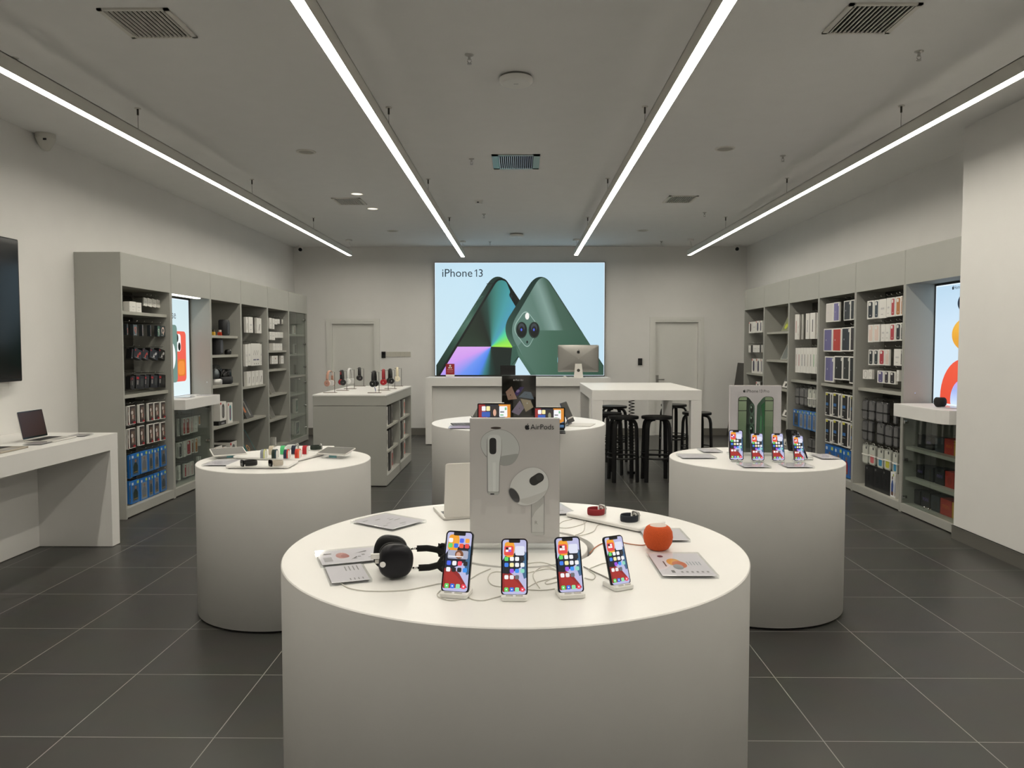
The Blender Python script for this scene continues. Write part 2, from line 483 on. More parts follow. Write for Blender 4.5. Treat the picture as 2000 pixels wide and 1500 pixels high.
for x, y, lb in ((-1.865, 8.825, 'lit round downlight in front of the rear left vent'), (-1.866, 9.766, 'lit round downlight behind the rear left vent')):
    t = thing('recessed_downlight', lb, 'ceiling light', (x, y, TOP), 0, 'lit ceiling downlights')
    M().lathe([(.075, -.0005), (.072, -.006), (.064, -.008), (.062, -.003)], PWHITE, 32).build('rim', t)
    M().cyl(.062, -.004, -.0005, glow('downlight', '#fff3dc', 1.6), 32).build('lens', t)
for x, y, r, lb in ((-.031, 5.05, .108, 'round white access point nearest the camera on the ceiling'), (-.064, 11.99, .108, 'round white access point at the back of the ceiling')):
    t = thing('ceiling_access_point', lb, 'access point', (x, y, TOP), 0, 'ceiling access points')
    M().cyl(r * .93, -.014, -.0005, mat('ap_gap', '#77756f', rough=.6), 40).build('mount', t)
    M().lathe([(r, -.014), (r, -.034), (r * .93, -.044), (r * .82, -.047)], PWHITE, 40).build('cover', t)
    q = M().cyl(r * .82, -.0475, -.02, PWHITE, 40); q.box(-.015, -.003, -.0482, .015, .003, -.0476, GINK); q.build('face', t)
for k, (x, y, lb) in enumerate(((-.307, 4.677, 'sprinkler head just left of the near access point'), (-.457, 7.218, 'sprinkler head just left of the central vent'),
                   (-.485, 10.19, 'sprinkler head behind the smoke detector'), (-.511, 12.86, 'sprinkler head near the back wall, left of centre'),
                   (2.348, 4.652, 'sprinkler head at right, nearest the right strip lamp front'), (2.39, 7.135, 'sprinkler head between right downlight and rightmost lamp'),
                   (2.386, 10.11, 'sprinkler head right of the rear right vent'), (2.324, 12.83, 'sprinkler head near the back wall, at right'),
                   (-3.059, 4.695, 'sprinkler head above the leftmost strip lamp'))):
    t = thing('sprinkler_head', lb, 'sprinkler', (x, y, TOP), 0, 'ceiling sprinkler heads')
    M().lathe([(.026, -.0005), (.026, -.004), (.014, -.010), (.008, -.010)], STEEL, 16).build('escutcheon', t)
    q = M().cyl(.008, -.03, -.008, STEEL, 10).tube([(-.010, 0, -.028), (-.012, 0, -.04), (0, 0, -.052)], .0025, STEEL, 6).tube([(.010, 0, -.028), (.012, 0, -.04), (0, 0, -.052)], .0025, STEEL, 6)
    q.build('frame_arms', t)
    M().cyl(.014, -.055, -.052, STEEL, 12).build('deflector', t)
t = thing('smoke_detector', 'small square white smoke detector behind the central vent', 'smoke detector', (-.502, 9.27, TOP))
M().box(-.05, -.04, -.012, .05, .04, -.0005, PWHITE).build('base', t)
q = M().prism(rrect(-.042, -.034, .042, .034, .01), -.04, -.012, PWHITE); q.box(-.02, -.036, -.03, .005, -.034, -.018, INK); q.build('sensor_cover', t)
t = thing('motion_detector', 'white cone shaped detector where left wall meets ceiling', 'detector', (LEFT + .08, 6.35, TOP - .02))
M().cyl(.075, -.02, .0195, LAMPB, 28).build('mount', t)
q = M(); q.lathe([(.073, -.02), (.06, -.06), (.03, -.11), (.012, -.118)], LAMPB, 28).lathe([(.012, -.118), (.0001, -.118)], LAMPB, 28); q.box(.02, -.07, -.045, .045, -.062, -.03, INK); q.build('cover', t)
for sx, lb in ((-1, 'small dome camera in the back left ceiling corner'), (1, 'small dome camera in the back right ceiling corner')):
    t = thing('security_camera', lb, 'camera', (-3.81 if sx < 0 else 3.715, 13.36, TOP), 0, 'security cameras')
    M().cyl(.05, -.03, -.0005, PWHITE, 20).build('mount', t)
    M().ball((0, -.01, -.06), .045, .045, .045, PWHITE, 18, 12).build('body', t)
    q = M(); q.T = Matrix.Translation((-.01 * sx, -.04, -.07)) @ Matrix.Rotation(PI / 2, 4, 'X'); q.cyl(.030, -.005, .022, BLACKG, 18); q.build('lens', t)

# ------------------------------------------------------------------ back wall fittings
t = thing('switch_panel', 'row of pale light switches on back wall by left door', 'light switch', (-2.15, BACK, 1.425))
for k in range(5):
    a = -.215 + k * .087
    M().prism(rrect(a, -.045, a + .083, .045, .006), 0, .012, mat('switch_plastic', '#c9c6bb', rough=.4), (Vector(), Vector((1, 0, 0)), Vector((0, 0, 1)), Vector((0, -1, 0))), .002).build('switch', t)
t = thing('wall_controller', 'small black controller left of the pale switch row', 'controller', (-2.412, BACK, 1.418))
M().prism(rrect(-.034, -.055, .034, .055, .006), 0, .03, BLACK, (Vector(), Vector((1, 0, 0)), Vector((0, 0, 1)), Vector((0, -1, 0))), .003).build('case', t)
M().prism(rrect(-.024, -.01, .024, .04, .003), .03, .0315, BLACKG, (Vector(), Vector((1, 0, 0)), Vector((0, 0, 1)), Vector((0, -1, 0)))).build('display', t)
t = thing('card_reader', 'small black card reader on wall by right door', 'card reader', (2.093, BACK, 1.295))
M().prism(rrect(-.036, -.06, .036, .06, .006), 0, .03, BLACK, (Vector(), Vector((1, 0, 0)), Vector((0, 0, 1)), Vector((0, -1, 0))), .003).build('case', t)
M().prism(rrect(-.02, -.035, .02, .03, .003), .03, .0315, BLACKG, (Vector(), Vector((1, 0, 0)), Vector((0, 0, 1)), Vector((0, -1, 0)))).build('sensor_face', t)

# ------------------------------------------------------------------ big lit poster on the back wall
SX0, SX1, SZ0, SZ1 = -1.496, 1.457, 1.057, 3.018
SWID, SHGT = SX1 - SX0, SZ1 - SZ0
t = thing('light_box_poster', 'large backlit poster of two green phones on the back wall', 'poster', (SX0, BACK - .075, SZ0))
m = M().box(-.008, 0, -.03, SWID + .008, .074, 0, DARKMET).box(-.008, 0, SHGT, SWID + .008, .074, SHGT + .008, DARKMET).box(-.008, 0, 0, 0, .074, SHGT, DARKMET).box(SWID, 0, 0, SWID + .008, .074, SHGT, DARKMET)
m.build('frame', t)
m = M().box(0, .004, 0, SWID, .07, SHGT, glow('poster_edge', '#e8f6ff', 1.05))
K = SWID / 329.0 / 5.0                         # five zoom pixels to one of the photograph


def q_(x, y): return ((x - 150) * K, (1218 - y) * K * SHGT / (219.5 * 5 * K))


def turn_stops(l):
    return sorted(((p + .5) % 1, c) for p, c in l)


def Q(l): return [q_(*p) for p in l]


a = Art(m, (0, .004, 0), (1, 0, 0), (0, 0, 1), .0004)
cxp, czp = q_(695, 937)
a.rect(.008, .008, SWID - .008, SHGT - .008, ramp_glow('poster_sky', 'LINEAR', (0, 0, 0), (0, -.9, 0), (SWID * 1.2, 1, 1), [(0, '#cfe8f2'), (.5, '#c3e2f2'), (1, '#bcdcee')]))
a.text('iPhone', *q_(222, 257), 292 * K, glow('poster_text', '#1d2d3a'))
a.one(*q_(536, 257), 70 * K, glow('poster_text', '#1d2d3a')); a.text('3', *q_(577, 257), 38 * K, glow('poster_text', '#1d2d3a'))
EDGE = ramp_glow('poster_edge_green', 'LINEAR', (0, 0, 0), (0, -1.0, 0), (SWID * .6, 1, 1), [(0, '#0c1f1a'), (.35, '#244438'), (.62, '#4c7060'), (.75, '#2a4c40'), (1, '#16302a')])
a.poly(Q(roundpoly([(160, 1218), (160, 1118), (705, 256), (815, 256), (1180, 800), (960, 1045), (880, 1218)], [0, 0, 95, 80, 0, 0, 0])), EDGE)
a.poly(Q(roundpoly([(172, 1218), (745, 275), (830, 268), (1190, 810), (975, 1030), (880, 1135), (885, 1218)], [0, 60, 45, 0, 0, 0, 0])), glow('poster_black', '#07100d'))
RADIAL = ramp_glow('poster_burst', 'RADIAL', (cxp, 0, czp), (PI / 2, 0, 0), (1, 1, 1),
                   turn_stops([(0, '#a6e84a'), (.06, '#7fe05a'), (.12, '#4fd0a0'), (.16, '#4a9ab6'), (.20, '#459aa2'), (.235, '#3a8078'), (.265, '#1f4038'), (.30, '#101d16'), (.40, '#1b2c20'), (.498, '#24382a'),
                    (.502, '#d9a6ee'), (.56, '#d09cf0'), (.62, '#6f96f2'), (.68, '#4f86ea'), (.71, '#357a80'), (.745, '#1a3a34'), (.78, '#10201b'), (.99, '#0e1c18')]))
a.poly(Q(roundpoly([(200, 1214), (755, 296), (800, 290), (842, 302), (883, 405), (868, 435), (950, 575), (900, 780), (960, 940), (930, 1000), (870, 1130), (880, 1214)], [0, 50, 0, 30, 18, 25, 0, 0, 0, 0, 0, 0])), RADIAL)
a.ell(*q_(893, 450), 10 * K, 18 * K, glow('poster_lens_dark', '#1c2a30'))
for y0, y1, x0 in ((440, 485, 600), (530, 612, 535), (640, 725, 467)):
    a.poly(Q(roundpoly([(x0 + 12, y0), (x0 + 22, y0 + 4), (x0 - 12 - (y1 - y0) * .35, y1), (x0 - 24 - (y1 - y0) * .35, y1 - 4)], 8)), glow('poster_button', '#3c5c50'))
a.poly(Q([(655, 322), (718, 322), (714, 328), (652, 328)]), glow('poster_black', '#07100d'))
a.poly(Q(roundpoly([(795, 765), (1112, 262), (1232, 256), (1790, 1122), (1790, 1214), (1080, 1214), (966, 1040)], [150, 90, 80, 0, 0, 0, 0], 12)), EDGE)
BACKG = ramp_glow('poster_back_green', 'LINEAR', (q_(980, 700)[0], 0, q_(980, 700)[1]), (0, -.35, 0), (620 * K, 1, 1), [(0, '#64837a'), (.3, '#5b7b70'), (.46, '#7d9a92'), (.6, '#3f5e50'), (1, '#2f5042')])
a.poly(Q(roundpoly([(862, 775), (1160, 270), (1228, 264), (1784, 1128), (1788, 1214), (1130, 1214), (1010, 1040)], [150, 80, 75, 0, 0, 0, 0], 12)), BACKG)
a.poly(Q([(1090, 778), (1570, 778), (1784, 1128), (1788, 1214), (1130, 1214), (1010, 1040), (960, 930)]), ramp_glow('poster_back_low', 'LINEAR', (q_(1000, 0)[0], 0, 0), (0, 0, 0), (800 * K, 1, 1), [(0, '#507264'), (.35, '#3f6352'), (1, '#2c4d3f')]))
rim = [(898, 760), (1030, 566), (1165, 745), (1050, 968)]
a.poly(Q(roundpoly(rim, [85, 70, 85, 70], 10)), glow('poster_rim', '#9db8b0'))
a.poly(Q(roundpoly([(906, 762), (1032, 578), (1160, 748), (1050, 958)], [82, 66, 82, 66], 10)), glow('poster_bump', '#56776c'))
a.ell(*q_(1046, 640), 20 * K, 33 * K, glow('poster_flash', '#f4f4ee'))
for cx in (992, 1113):
    a.ell(*q_(cx, 775), 54 * K, 80 * K, glow('poster_lens_rim', '#1f302b'))
    a.ell(*q_(cx + 2, 772), 45 * K, 70 * K, glow('poster_black', '#07100d'))
    a.ell(*q_(cx, 752), 30 * K, 42 * K, glow('poster_lens_grey', '#3a4046'))
    a.ell(*q_(cx, 772), 22 * K, 34 * K, glow('poster_lens_dark2', '#0d1016'))
    a.ell(*q_(cx - 2, 772), 9 * K, 13 * K, glow('poster_lens_blue', '#4a5fd8'))
a.ell(*q_(1046, 892), 8 * K, 14 * K, glow('poster_black', '#07100d'))
a.poly(Q([(900, 940), (935, 930), (962, 1030), (880, 1135)]), glow('poster_mid_green', '#35594c'))
a.poly(Q([(1340, 1040), (1352, 1060), (1352, 1095), (1340, 1090)]), glow('poster_rim2', '#8fd0e0'))
m.build('lit_panel', t)

# ------------------------------------------------------------------ packages that hang and stand in the wall units
BLK = paint('#101012', .35)


def C_(h): return paint(h, .42)


def package(style, w, h, d):
    """one boxed product, front towards -y, origin at the middle of its foot"""
    st = style.split(':'); k = st[0]; c = st[1:] + ['#888888'] * 3
    m = M(); hw = w / 2
    body = {'wht': CARD, 'case': CARD, 'wal': CARD, 'folio': CARD, 'ring': CARD, 'strip': CARD, 'pen': CARD, 'sketch': CARD, 'hearts': CARD, 'fig': CARD, 'joy': CARD, 'spk': CARD,
            'band': C_('#2b3033'), 'buds': BLK, 'mic': BLK, 'blue': C_('#1f6fc0'), 'bw': CARD, 'blk': BLK, 'flat': C_(c[0]), 'photo': CARD}.get(k)
    if k in ('clr', 'clc'):
        lt = mat('blister_dark', '#4a4a4c', rough=.18) if k == 'clr' else mat('blister_light', '#9d9f98', rough=.2)
        m.prism(rrect(-hw, 0, hw, h, w * .22), 0, d, lt, (Vector((0, d / 2, 0)), Vector((1, 0, 0)), Vector((0, 0, 1)), Vector((0, -1, 0))), .003)
        a = Art(m, (0, -d / 2, 0), (1, 0, 0), (0, 0, 1), .0003)
        a.rect(-hw * .78, h * .06, hw * .78, h * .94, mat('blister_in', '#6a6a6b', rough=.25) if k == 'clr' else mat('blister_in2', '#c9cbc2', rough=.25), w * .16)
        if k == 'clc' and c[0] != '#888888': a.rect(-hw * .5, h * .12, hw * .55, h * .52, C_(c[0]), w * .1)
        a.rect(hw * .1, h * .78, hw * .5, h * .92, C_('#3c3c3e'), w * .05)
        m.box(-hw - .002, -d / 2 - .004, h * .44, hw + .002, d / 2, h * .50, BLK if k == 'clr' else CARD)
        m.tube([(-w * .16, 0, h), (-w * .16, 0, h + .012), (0, 0, h + .022), (w * .16, 0, h + .012), (w * .16, 0, h)], .0025, BLK if k == 'clr' else CARD, 6)
        return m
    if k == 'mini':
        body = C_(c[0])
    m.box(-hw, -d / 2, 0, hw, d / 2, h, body)
    a = Art(m, (0, -d / 2, 0), (1, 0, 0), (0, 0, 1), .0003)
    R = lambda x0, y0, x1, y1, mm, r=0: a.rect(-hw + x0 * w, y0 * h, -hw + x1 * w, y1 * h, mm, r * w)
    if k == 'wht':
        R(.25, .45, .75, .55, paint('#c9c7c6')); R(.3, .18, .6, .22, paint('#b9b7b6'))
    elif k == 'case':
        R(.17, .07, .83, .93, C_(c[0]), .13); R(.24, .72, .56, .89, CARD, .08); R(.42, .18, .58, .22, paint('#d8d4d0'))
    elif k == 'wal':
        R(.10, .10, .90, .90, C_(c[0]), .06)
    elif k == 'folio':
        R(.09, .05, .91, .95, C_(c[0]), .02); a.ell(0 - w * .2, h * .5, w * .035, w * .045, paint('#c8c8d0'))
        if len(st) > 2: R(.62, .06, .80, .94, C_(c[1])); R(.80, .80, .95, .92, CARD)
    elif k == 'ring':
        a.ring(0, h * .5, w * .24, w * .30, paint('#b7b5b0'))
    elif k == 'strip':
        R(.42, .27, .58, .74, C_(c[0]))
    elif k == 'sketch':
        for q_x in (-.2, .0, .2):
            a.poly([(w * (q_x - .05), h * .48), (w * (q_x - .02), h * .47), (w * (q_x + .08), h * .68), (w * (q_x + .05), h * .69)], paint('#8d8a86'))
        R(.22, .24, .5, .29, C_('#3f4468')); R(.56, .24, .84, .29, C_('#3f4468')); R(.3, .06, .36, .11, paint('#77736e')); R(.5, .06, .56, .11, paint('#77736e')); R(.72, .06, .78, .11, paint('#77736e'))
    elif k == 'pen':
        a.poly([(-w * .16, h * .18), (-w * .04, h * .18), (w * .18, h * .60), (w * .06, h * .62)], C_('#55534f')); a.ell(0, h * .9, min(w * .09, .006), min(w * .09, .006), C_('#55534f'))
    elif k == 'tri':
        pass
    elif k == 'hearts':
        a.ell(-w * .1, h * .66, w * .07, w * .07, C_('#8e1f24')); R(.2, .3, .8, .34, paint('#c4bdb9'))
    elif k == 'fig':
        R(.06, .02, .94, .98, paint('#e3e6ea')); a.poly([(-w * .3, h * .15), (-w * .32, h * .5), (-w * .1, h * .68), (w * .12, h * .68), (w * .3, h * .5), (w * .26, h * .15)], C_('#3a538e'))
        a.ell(-w * .02, h * .77, w * .13, h * .075, C_('#59463a')); R(.2, .08, .8, .22, C_('#6a4a40')); R(.62, .84, .86, .94, C_('#b8bd52'))
    elif k == 'joy':
        R(.12, .03, .97, .97, C_('#3a3231')); a.rect(-hw * .3, h * .2, hw * .75, h * .84, C_('#6c5a50')); a.ell(-w * .02, h * .62, w * .16, h * .10, paint('#cfc8c2')); a.ell(w * .12, h * .40, w * .2, h * .10, C_('#8d4a40'))
        R(.62, .03, .97, .14, C_('#a5212b')); a.rect(-hw * .1, h * .28, hw * .3, h * .50, paint('#bdb4aa'))
    elif k == 'spk':
        a.rect(-hw * .4, h * .12, hw * .4, h * .88, C_(c[0]), w * .2); a.rect(-hw * .25, h * .2, hw * .05, h * .75, C_(c[1]), w * .08)
        a.rect(-hw * .95, h * .86, -hw * .6, h * .97, C_('#c8242c'))
    elif k == 'ori':
        pass
    elif k == 'band':
        R(.08, .06, .92, .94, C_(c[1] if len(st) > 2 else '#3b464a'))
        a.ring(w * .02, h * .56, w * .16, w * .27, C_(c[0]), 1.25, -.6, 4.2); a.rect(w * .02, h * .18, w * .18, h * .48, C_(c[0]), w * .06); R(.2, .08, .7, .12, paint('#b8b8b8'))
    elif k == 'buds':
        a.poly([(-w * .1, h * .15), (w * .12, h * .2), (w * .02, h * .6)], C_(c[0])); a.ell(w * .22, h * .62, w * .13, h * .14, C_(c[0]), .6); R(.08, .72, .2, .86, C_('#b3242a')); R(.2, .08, .7, .13, paint('#9a9a9a'))
    elif k == 'mic':
        R(.08, .70, .35, .86, C_('#b3242a')); R(.12, .3, .3, .62, paint('#8d8a88')); a.rect(w * .05, h * .2, w * .35, h * .8, C_('#3a3c3b'), w * .1)
    elif k == 'blue':
        R(.16, .04, .90, .80, C_(c[0] if c[0] != '#888888' else '#5d6b78')); a.poly([(-w * .22, h * .12), (-w * .24, h * .44), (-w * .08, h * .60), (w * .14, h * .60), (w * .28, h * .44), (w * .26, h * .12)], C_(c[1] if len(st) > 2 else '#23302c'))
        a.ell(w * .04, h * .68, w * .11, h * .07, C_('#8a6a55')); R(.68, .84, .92, .96, C_('#b8c86a')); R(.1, .82, .3, .93, paint('#c9d6e6')); R(.3, .16, .75, .20, C_('#8a7440'))
    elif k == 'bw':
        R(.06, .04, .68, .96, C_('#141416')); R(.70, .08, .88, .88, paint('#dedbd6'), .05); R(.10, .88, .36, .97, C_('#c9c23c')); R(.10, .44, .46, .56, C_('#2f6fb2')); R(.12, .34, .42, .37, paint('#8a8a8a')); R(.12, .08, .24, .14, paint('#cfcfcf'))
        R(.84, .1, .96, .94, C_('#1a1a1c'), .05)
    elif k == 'blk':
        R(.3, .3, .62, .68, C_('#232326'), .1); R(.34, .34, .58, .64, C_('#0c0c0e'), .08); R(.15, .85, .3, .93, C_('#6c6c6c'))
    elif k == 'flat':
        R(.06, .05, .94, .95, C_(c[1]))
    elif k == 'photo':
        R(.12, .10, .88, .90, C_(c[0])); a.poly([(-w * .3, h * .2), (w * .3, h * .55), (w * .3, h * .3)], C_('#8fb0a4'))
    elif k == 'mini':
        if c[1] != '#888888': a.text('mini', -w * .3, h * .42, w * .62, C_(c[1]))
        else: a.ell(0, h * .42, w * .26, w * .26, C_(c[2] if len(st) > 3 else '#2d2d30'))
    return m


NAMES = {'wht': 'boxed_accessory', 'case': 'boxed_phone_case', 'wal': 'boxed_card_wallet', 'folio': 'boxed_folio_case', 'ring': 'boxed_charger', 'strip': 'boxed_watch_strap', 'pen': 'boxed_stylus', 'sketch': 'boxed_stylus',
         'hearts': 'boxed_adapter', 'fig': 'boxed_toy', 'joy': 'boxed_screen_protector', 'spk': 'boxed_speaker', 'band': 'boxed_sport_earphones', 'buds': 'boxed_earbuds', 'mic': 'boxed_microphone',
         'blue': 'boxed_phone_mount', 'bw': 'boxed_phone_shell', 'blk': 'boxed_power_bank', 'flat': 'flat_box', 'photo': 'boxed_tablet', 'mini': 'boxed_smart_speaker', 'clr': 'blister_packed_case', 'clc': 'blister_packed_case'}
CATS = {'boxed_phone_case': 'phone case', 'boxed_folio_case': 'tablet case', 'boxed_smart_speaker': 'speaker box', 'blister_packed_case': 'phone case'}
BAYS = {}
UNIT_X = {'L': -3.557, 'R': 3.59}
UNIT_B = {'L': -3.90, 'R': 3.90}
BAYNAME = {'L1': 'first bay on left wall', 'L2': 'poster bay on left wall', 'L3': 'third bay on left wall', 'L4': 'fourth bay on left wall', 'L5': 'fifth bay on left wall', 'L6': 'glass fronted last bay on left',
           'R1': 'farthest bay on right wall', 'R2': 'second farthest bay on right', 'R3': 'third farthest bay on right', 'R4': 'fourth farthest bay on right', 'R5': 'bay before right wall poster', 'R6': 'poster bay on right wall'}
HOOKS = {}


def hook_mesh(L):
    L = round(L, 2)
    if L not in HOOKS:
        q = M().tube([(0, L, 0), (0, 0, 0), (0, -.012, .004), (0, -.018, .014)], .0026, STEEL, 6).tube([(-.012, L, -.012), (-.012, L, .012), (.012, L, .012), (.012, L, -.012)], .003, DARKMET, 6)
        HOOKS[L] = q.mesh('hook')
    return HOOKS[L]


def crop(ox, oy, s): return lambda x, y: (ox + x / s, oy + y / s)


def row(bay, rowname, cr, items, hang=True, xin=.05, depth=.035, tilt=0., zfoot=None):
    """items: (x0, x1, ytop, ybottom, style, words[, depth]) in the pixels of a zoomed crop"""
    side = bay[0]; s = 1 if side == 'L' else -1
    xf = UNIT_X[side] - s * xin
    cr_ = crop(*cr); prev = None; last = -9.; out = []
    seq = items if side == 'L' else items[::-1]          # nearest first
    built = []
    for it in seq:
        x0, x1, yt, yb, style, words = it[:6]; d = it[6] if len(it) > 6 else depth
        (u0, vt), (u1, vb) = cr_(x0, yt), cr_(x1, yb)
        if side == 'L':
            yfar = at(u1, vt, x=xf).y
            touch = d > .09 or prev is not None and x0 - prev < 14
            ynear = at(u0, vt, x=xf).y if touch else at(u0, vt, x=xf - d).y
            prev = x1
        else:
            yfar = at(u0, vt, x=xf).y
            touch = d > .09 or prev is not None and prev - x1 < 14
            ynear = at(u1, vt, x=xf).y if touch else at(u1, vt, x=xf + d).y
            prev = x0
        um = (u0 + u1) / 2
        zt = at(um, vt, x=xf).z; zb = at(um, vb, x=xf).z if zfoot is None else zfoot
        lo, hi = BAYS[bay]['y']
        ynear = max(ynear, lo + .028, last + .002); yfar = min(yfar, hi - .028)
        w = max(yfar - ynear - .003, .02); yc = ynear + w / 2; last = ynear + w
        built.append((it, w, yc, zt, zb, d))
    order = sorted(range(len(built)), key=lambda i: built[i][2] if side == 'L' else -built[i][2])
    for pos, i in enumerate(order):
        it, w, yc, zt, zb, d = built[i]; style, words = it[4], it[5]; k = style.split(':')[0]
        o = package(style, w, zt - zb, d).build(NAMES.get(k, 'boxed_accessory'))
        o.location = (xf - s * d / 2, yc, zb + (.0005 if not hang else 0))
        o.rotation_euler = (0, 0, s * PI / 2)
        if tilt:
            o.rotation_mode = 'QUATERNION'
            from mathutils import Quaternion
            qz = Quaternion((0, 0, 1), s * PI / 2)
            o.rotation_quaternion = qz @ Quaternion((0, 1, 0), tilt)
        cnt = len(built)
        where = ('only one' if cnt == 1 else ORD[pos] + ' from left')
        tag(o, '%s, %s, %s, %s' % (words, where, rowname, BAYNAME[bay]), CATS.get(o.name.split('.')[0], 'boxed product'), 'goods in the ' + BAYNAME[bay])
        if hang:
            L = abs(UNIT_B[side] - (xf - s * d)) + d
            hk = bpy.data.objects.new('hook', hook_mesh(L)); COL.objects.link(hk); hk.parent = BAYS[bay]['o']
            hk.location = Vector((xf - s * .001 + s * .004, yc, zt + .022)) - Vector(BAYS[bay]['o'].location)
            hk.rotation_euler = (0, 0, s * PI / 2)
        out.append(o)
    return out


def bay(key, y0, y1, ztop, zopen, zbase, shelves, label, slat=False):
    side = key[0]; s = 1 if side == 'L' else -1
    xf, xb = UNIT_X[side], (LEFT if side == 'L' else RIGHT)
    D = abs(xf - xb) - .004
    t = thing('shelving_unit', label, 'shelving unit', (xf, (y0 + y1) / 2, 0), 0, 'grey wall shelving units')
    BAYS[key] = {'o': t, 'y': (y0, y1)}
    h = (y1 - y0) / 2 - .002
    X = lambda q: -s * q                     # q metres back from the front
    m = M(); p = .022
    for e in (-1, 1): m.box(X(0), e * h, .0, X(D), e * (h - p), ztop, GREY)
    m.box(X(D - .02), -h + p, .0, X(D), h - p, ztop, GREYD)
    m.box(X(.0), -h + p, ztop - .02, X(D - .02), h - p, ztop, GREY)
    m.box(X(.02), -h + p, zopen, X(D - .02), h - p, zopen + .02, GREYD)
    m.box(X(.02), -h + p, zbase - .02, X(D - .02), h - p, zbase, GREYE)
    m.build('carcass', t)
    if slat:
        q = M(); q.box(X(D - .032), -h + p, zbase, X(D - .021), h - p, zopen, SLAT)
        for k in range(int((zopen - zbase) / .10)): q.box(X(D - .036), -h + p, zbase + .04 + k * .10, X(D - .032), h - p, zbase + .048 + k * .10, DARKMET)
        q.build('slat_wall_back', t)
    M().box(X(-.001), -h + p * .6, zopen - .002, X(.02), h - p * .6, ztop - .001, GREY).build('header_panel', t)
    M().box(X(-.001), -h + p * .6, .012, X(.02), h - p * .6, zbase, GREY).build('plinth', t)
    for z in shelves:
        M().box(X(.035), -h + p + .001, z - .03, X(D - .021), h - p - .001, z, GREYE).build('shelf', t)
    return t


yL = [6.833, 7.81, 8.81, 9.77, 10.80, 11.785, 12.80]
yR = [12.42, 11.42, 10.375, 9.34, 8.322, 7.263, 6.262]
XL, XR = UNIT_X['L'], UNIT_X['R']
zl = lambda u, v: at(u, v, x=XL - .035).z
zr = lambda u, v: at(u, v, x=XR + .035).z
cA = (130, 480, 5.); cB = (130, 760, 5.557); cC = (390, 540, 8.333); cD = (390, 710, 8.333)
cE = (1440, 540, 6.82); cF = (1500, 720, 6.25); cG = (1660, 460, 5.); cH = (1660, 740, 4.839); cI = (1300, 730, 5.556)
ZL_OPEN = at(239.4, 557.6, x=XL).z
ZL_BASE = at(248.8, 994, x=XL).z
ZR_OPEN = at(1677, 570, x=XR).z
ZR_BASE = at(1674, 947, x=XR).z
ZLT, ZRT = 2.40, 2.46
sL1 = [zl(241, 607), zl(246, 772)]
bay('L1', yL[0], yL[1], ZLT, ZL_OPEN, ZL_BASE, sL1, 'tall grey shelving unit nearest on the left wall, hung with boxes', slat=True)
bay('L2', yL[1], yL[2], ZLT, ZL_OPEN, ZL_BASE, [], 'tall grey unit with lit phone case poster on left wall')
zq = crop(*cC); zd = crop(*cD)
sL3 = [zl(*zq(200, 955)), zl(*zq(205, 1280)), zl(*zd(218, 368)), zl(*zd(228, 1045))]
bay('L3', yL[2], yL[3], ZLT, ZL_OPEN, ZL_BASE, sL3, 'tall grey unit holding loose speakers, third on left wall')
sL4 = [zl(*zd(722, 380)), zl(*zd(732, 930))]
bay('L4', yL[3], yL[4], ZLT, ZL_OPEN, ZL_BASE, sL4, 'tall grey unit with tall white packs, fourth on left wall', slat=True)
sL5 = [zl(*zq(1130, 1205)), zl(*zd(1135, 100)), zl(*zd(1140, 515)), zl(*zd(1146, 925))]
bay('L5', yL[4], yL[5], ZLT, ZL_OPEN, ZL_BASE, sL5, 'tall grey unit with small white boxes, fifth on left wall', slat=True)
sL6 = [zl(*zq(1470, 935)), zl(*zq(1475, 1265)), zl(*zd(1482, 205)), zl(*zd(1490, 505)), zl(*zd(1495, 870))]
bay('L6', yL[5], yL[6], ZLT, ZL_OPEN, ZL_BASE, sL6, 'tall grey unit with glass doors at far end of left wall')
zq = crop(*cE); zf = crop(*cF); zg = crop(*cG); zh = crop(*cH); zi = crop(*cI)
sR1 = [zr(*zq(360, 1310))]
bay('R1', yR[1], yR[0], ZRT, ZR_OPEN, ZR_BASE, [zr(*zq(150, 1280)), .5], 'tall grey unit at far end of right wall', slat=True)
bay('R2', yR[2], yR[1], ZRT, ZR_OPEN, ZR_BASE, [zr(*zq(420, 742)), zr(*zq(420, 1108)), zr(*zi(1265, 165)), zr(*zi(1265, 478)), .17], 'tall grey unit with leaning boxes, second farthest on right wall')
bay('R3', yR[3], yR[2], ZRT, ZR_OPEN, ZR_BASE, [zr(*zq(745, 1375))], 'tall grey unit with white strap boxes on right wall', slat=True)
bay('R4', yR[4], yR[3], ZRT, ZR_OPEN, ZR_BASE, [zr(*zq(1148, 1422))], 'tall grey unit with purple and red folio boxes on right wall', slat=True)
bay('R5', yR[5], yR[4], ZRT, ZR_OPEN, ZR_BASE, [zr(*zg(108, 1487))], 'tall grey unit with phone cases beside right wall poster', slat=True)
sR6 = [zr(*zh(555, 642)), zr(*zh(555, 932))]
bay('R6', yR[6], yR[5], ZRT, ZR_OPEN, ZR_BASE, sR6, 'tall grey unit with lit speaker poster beside the pillar')

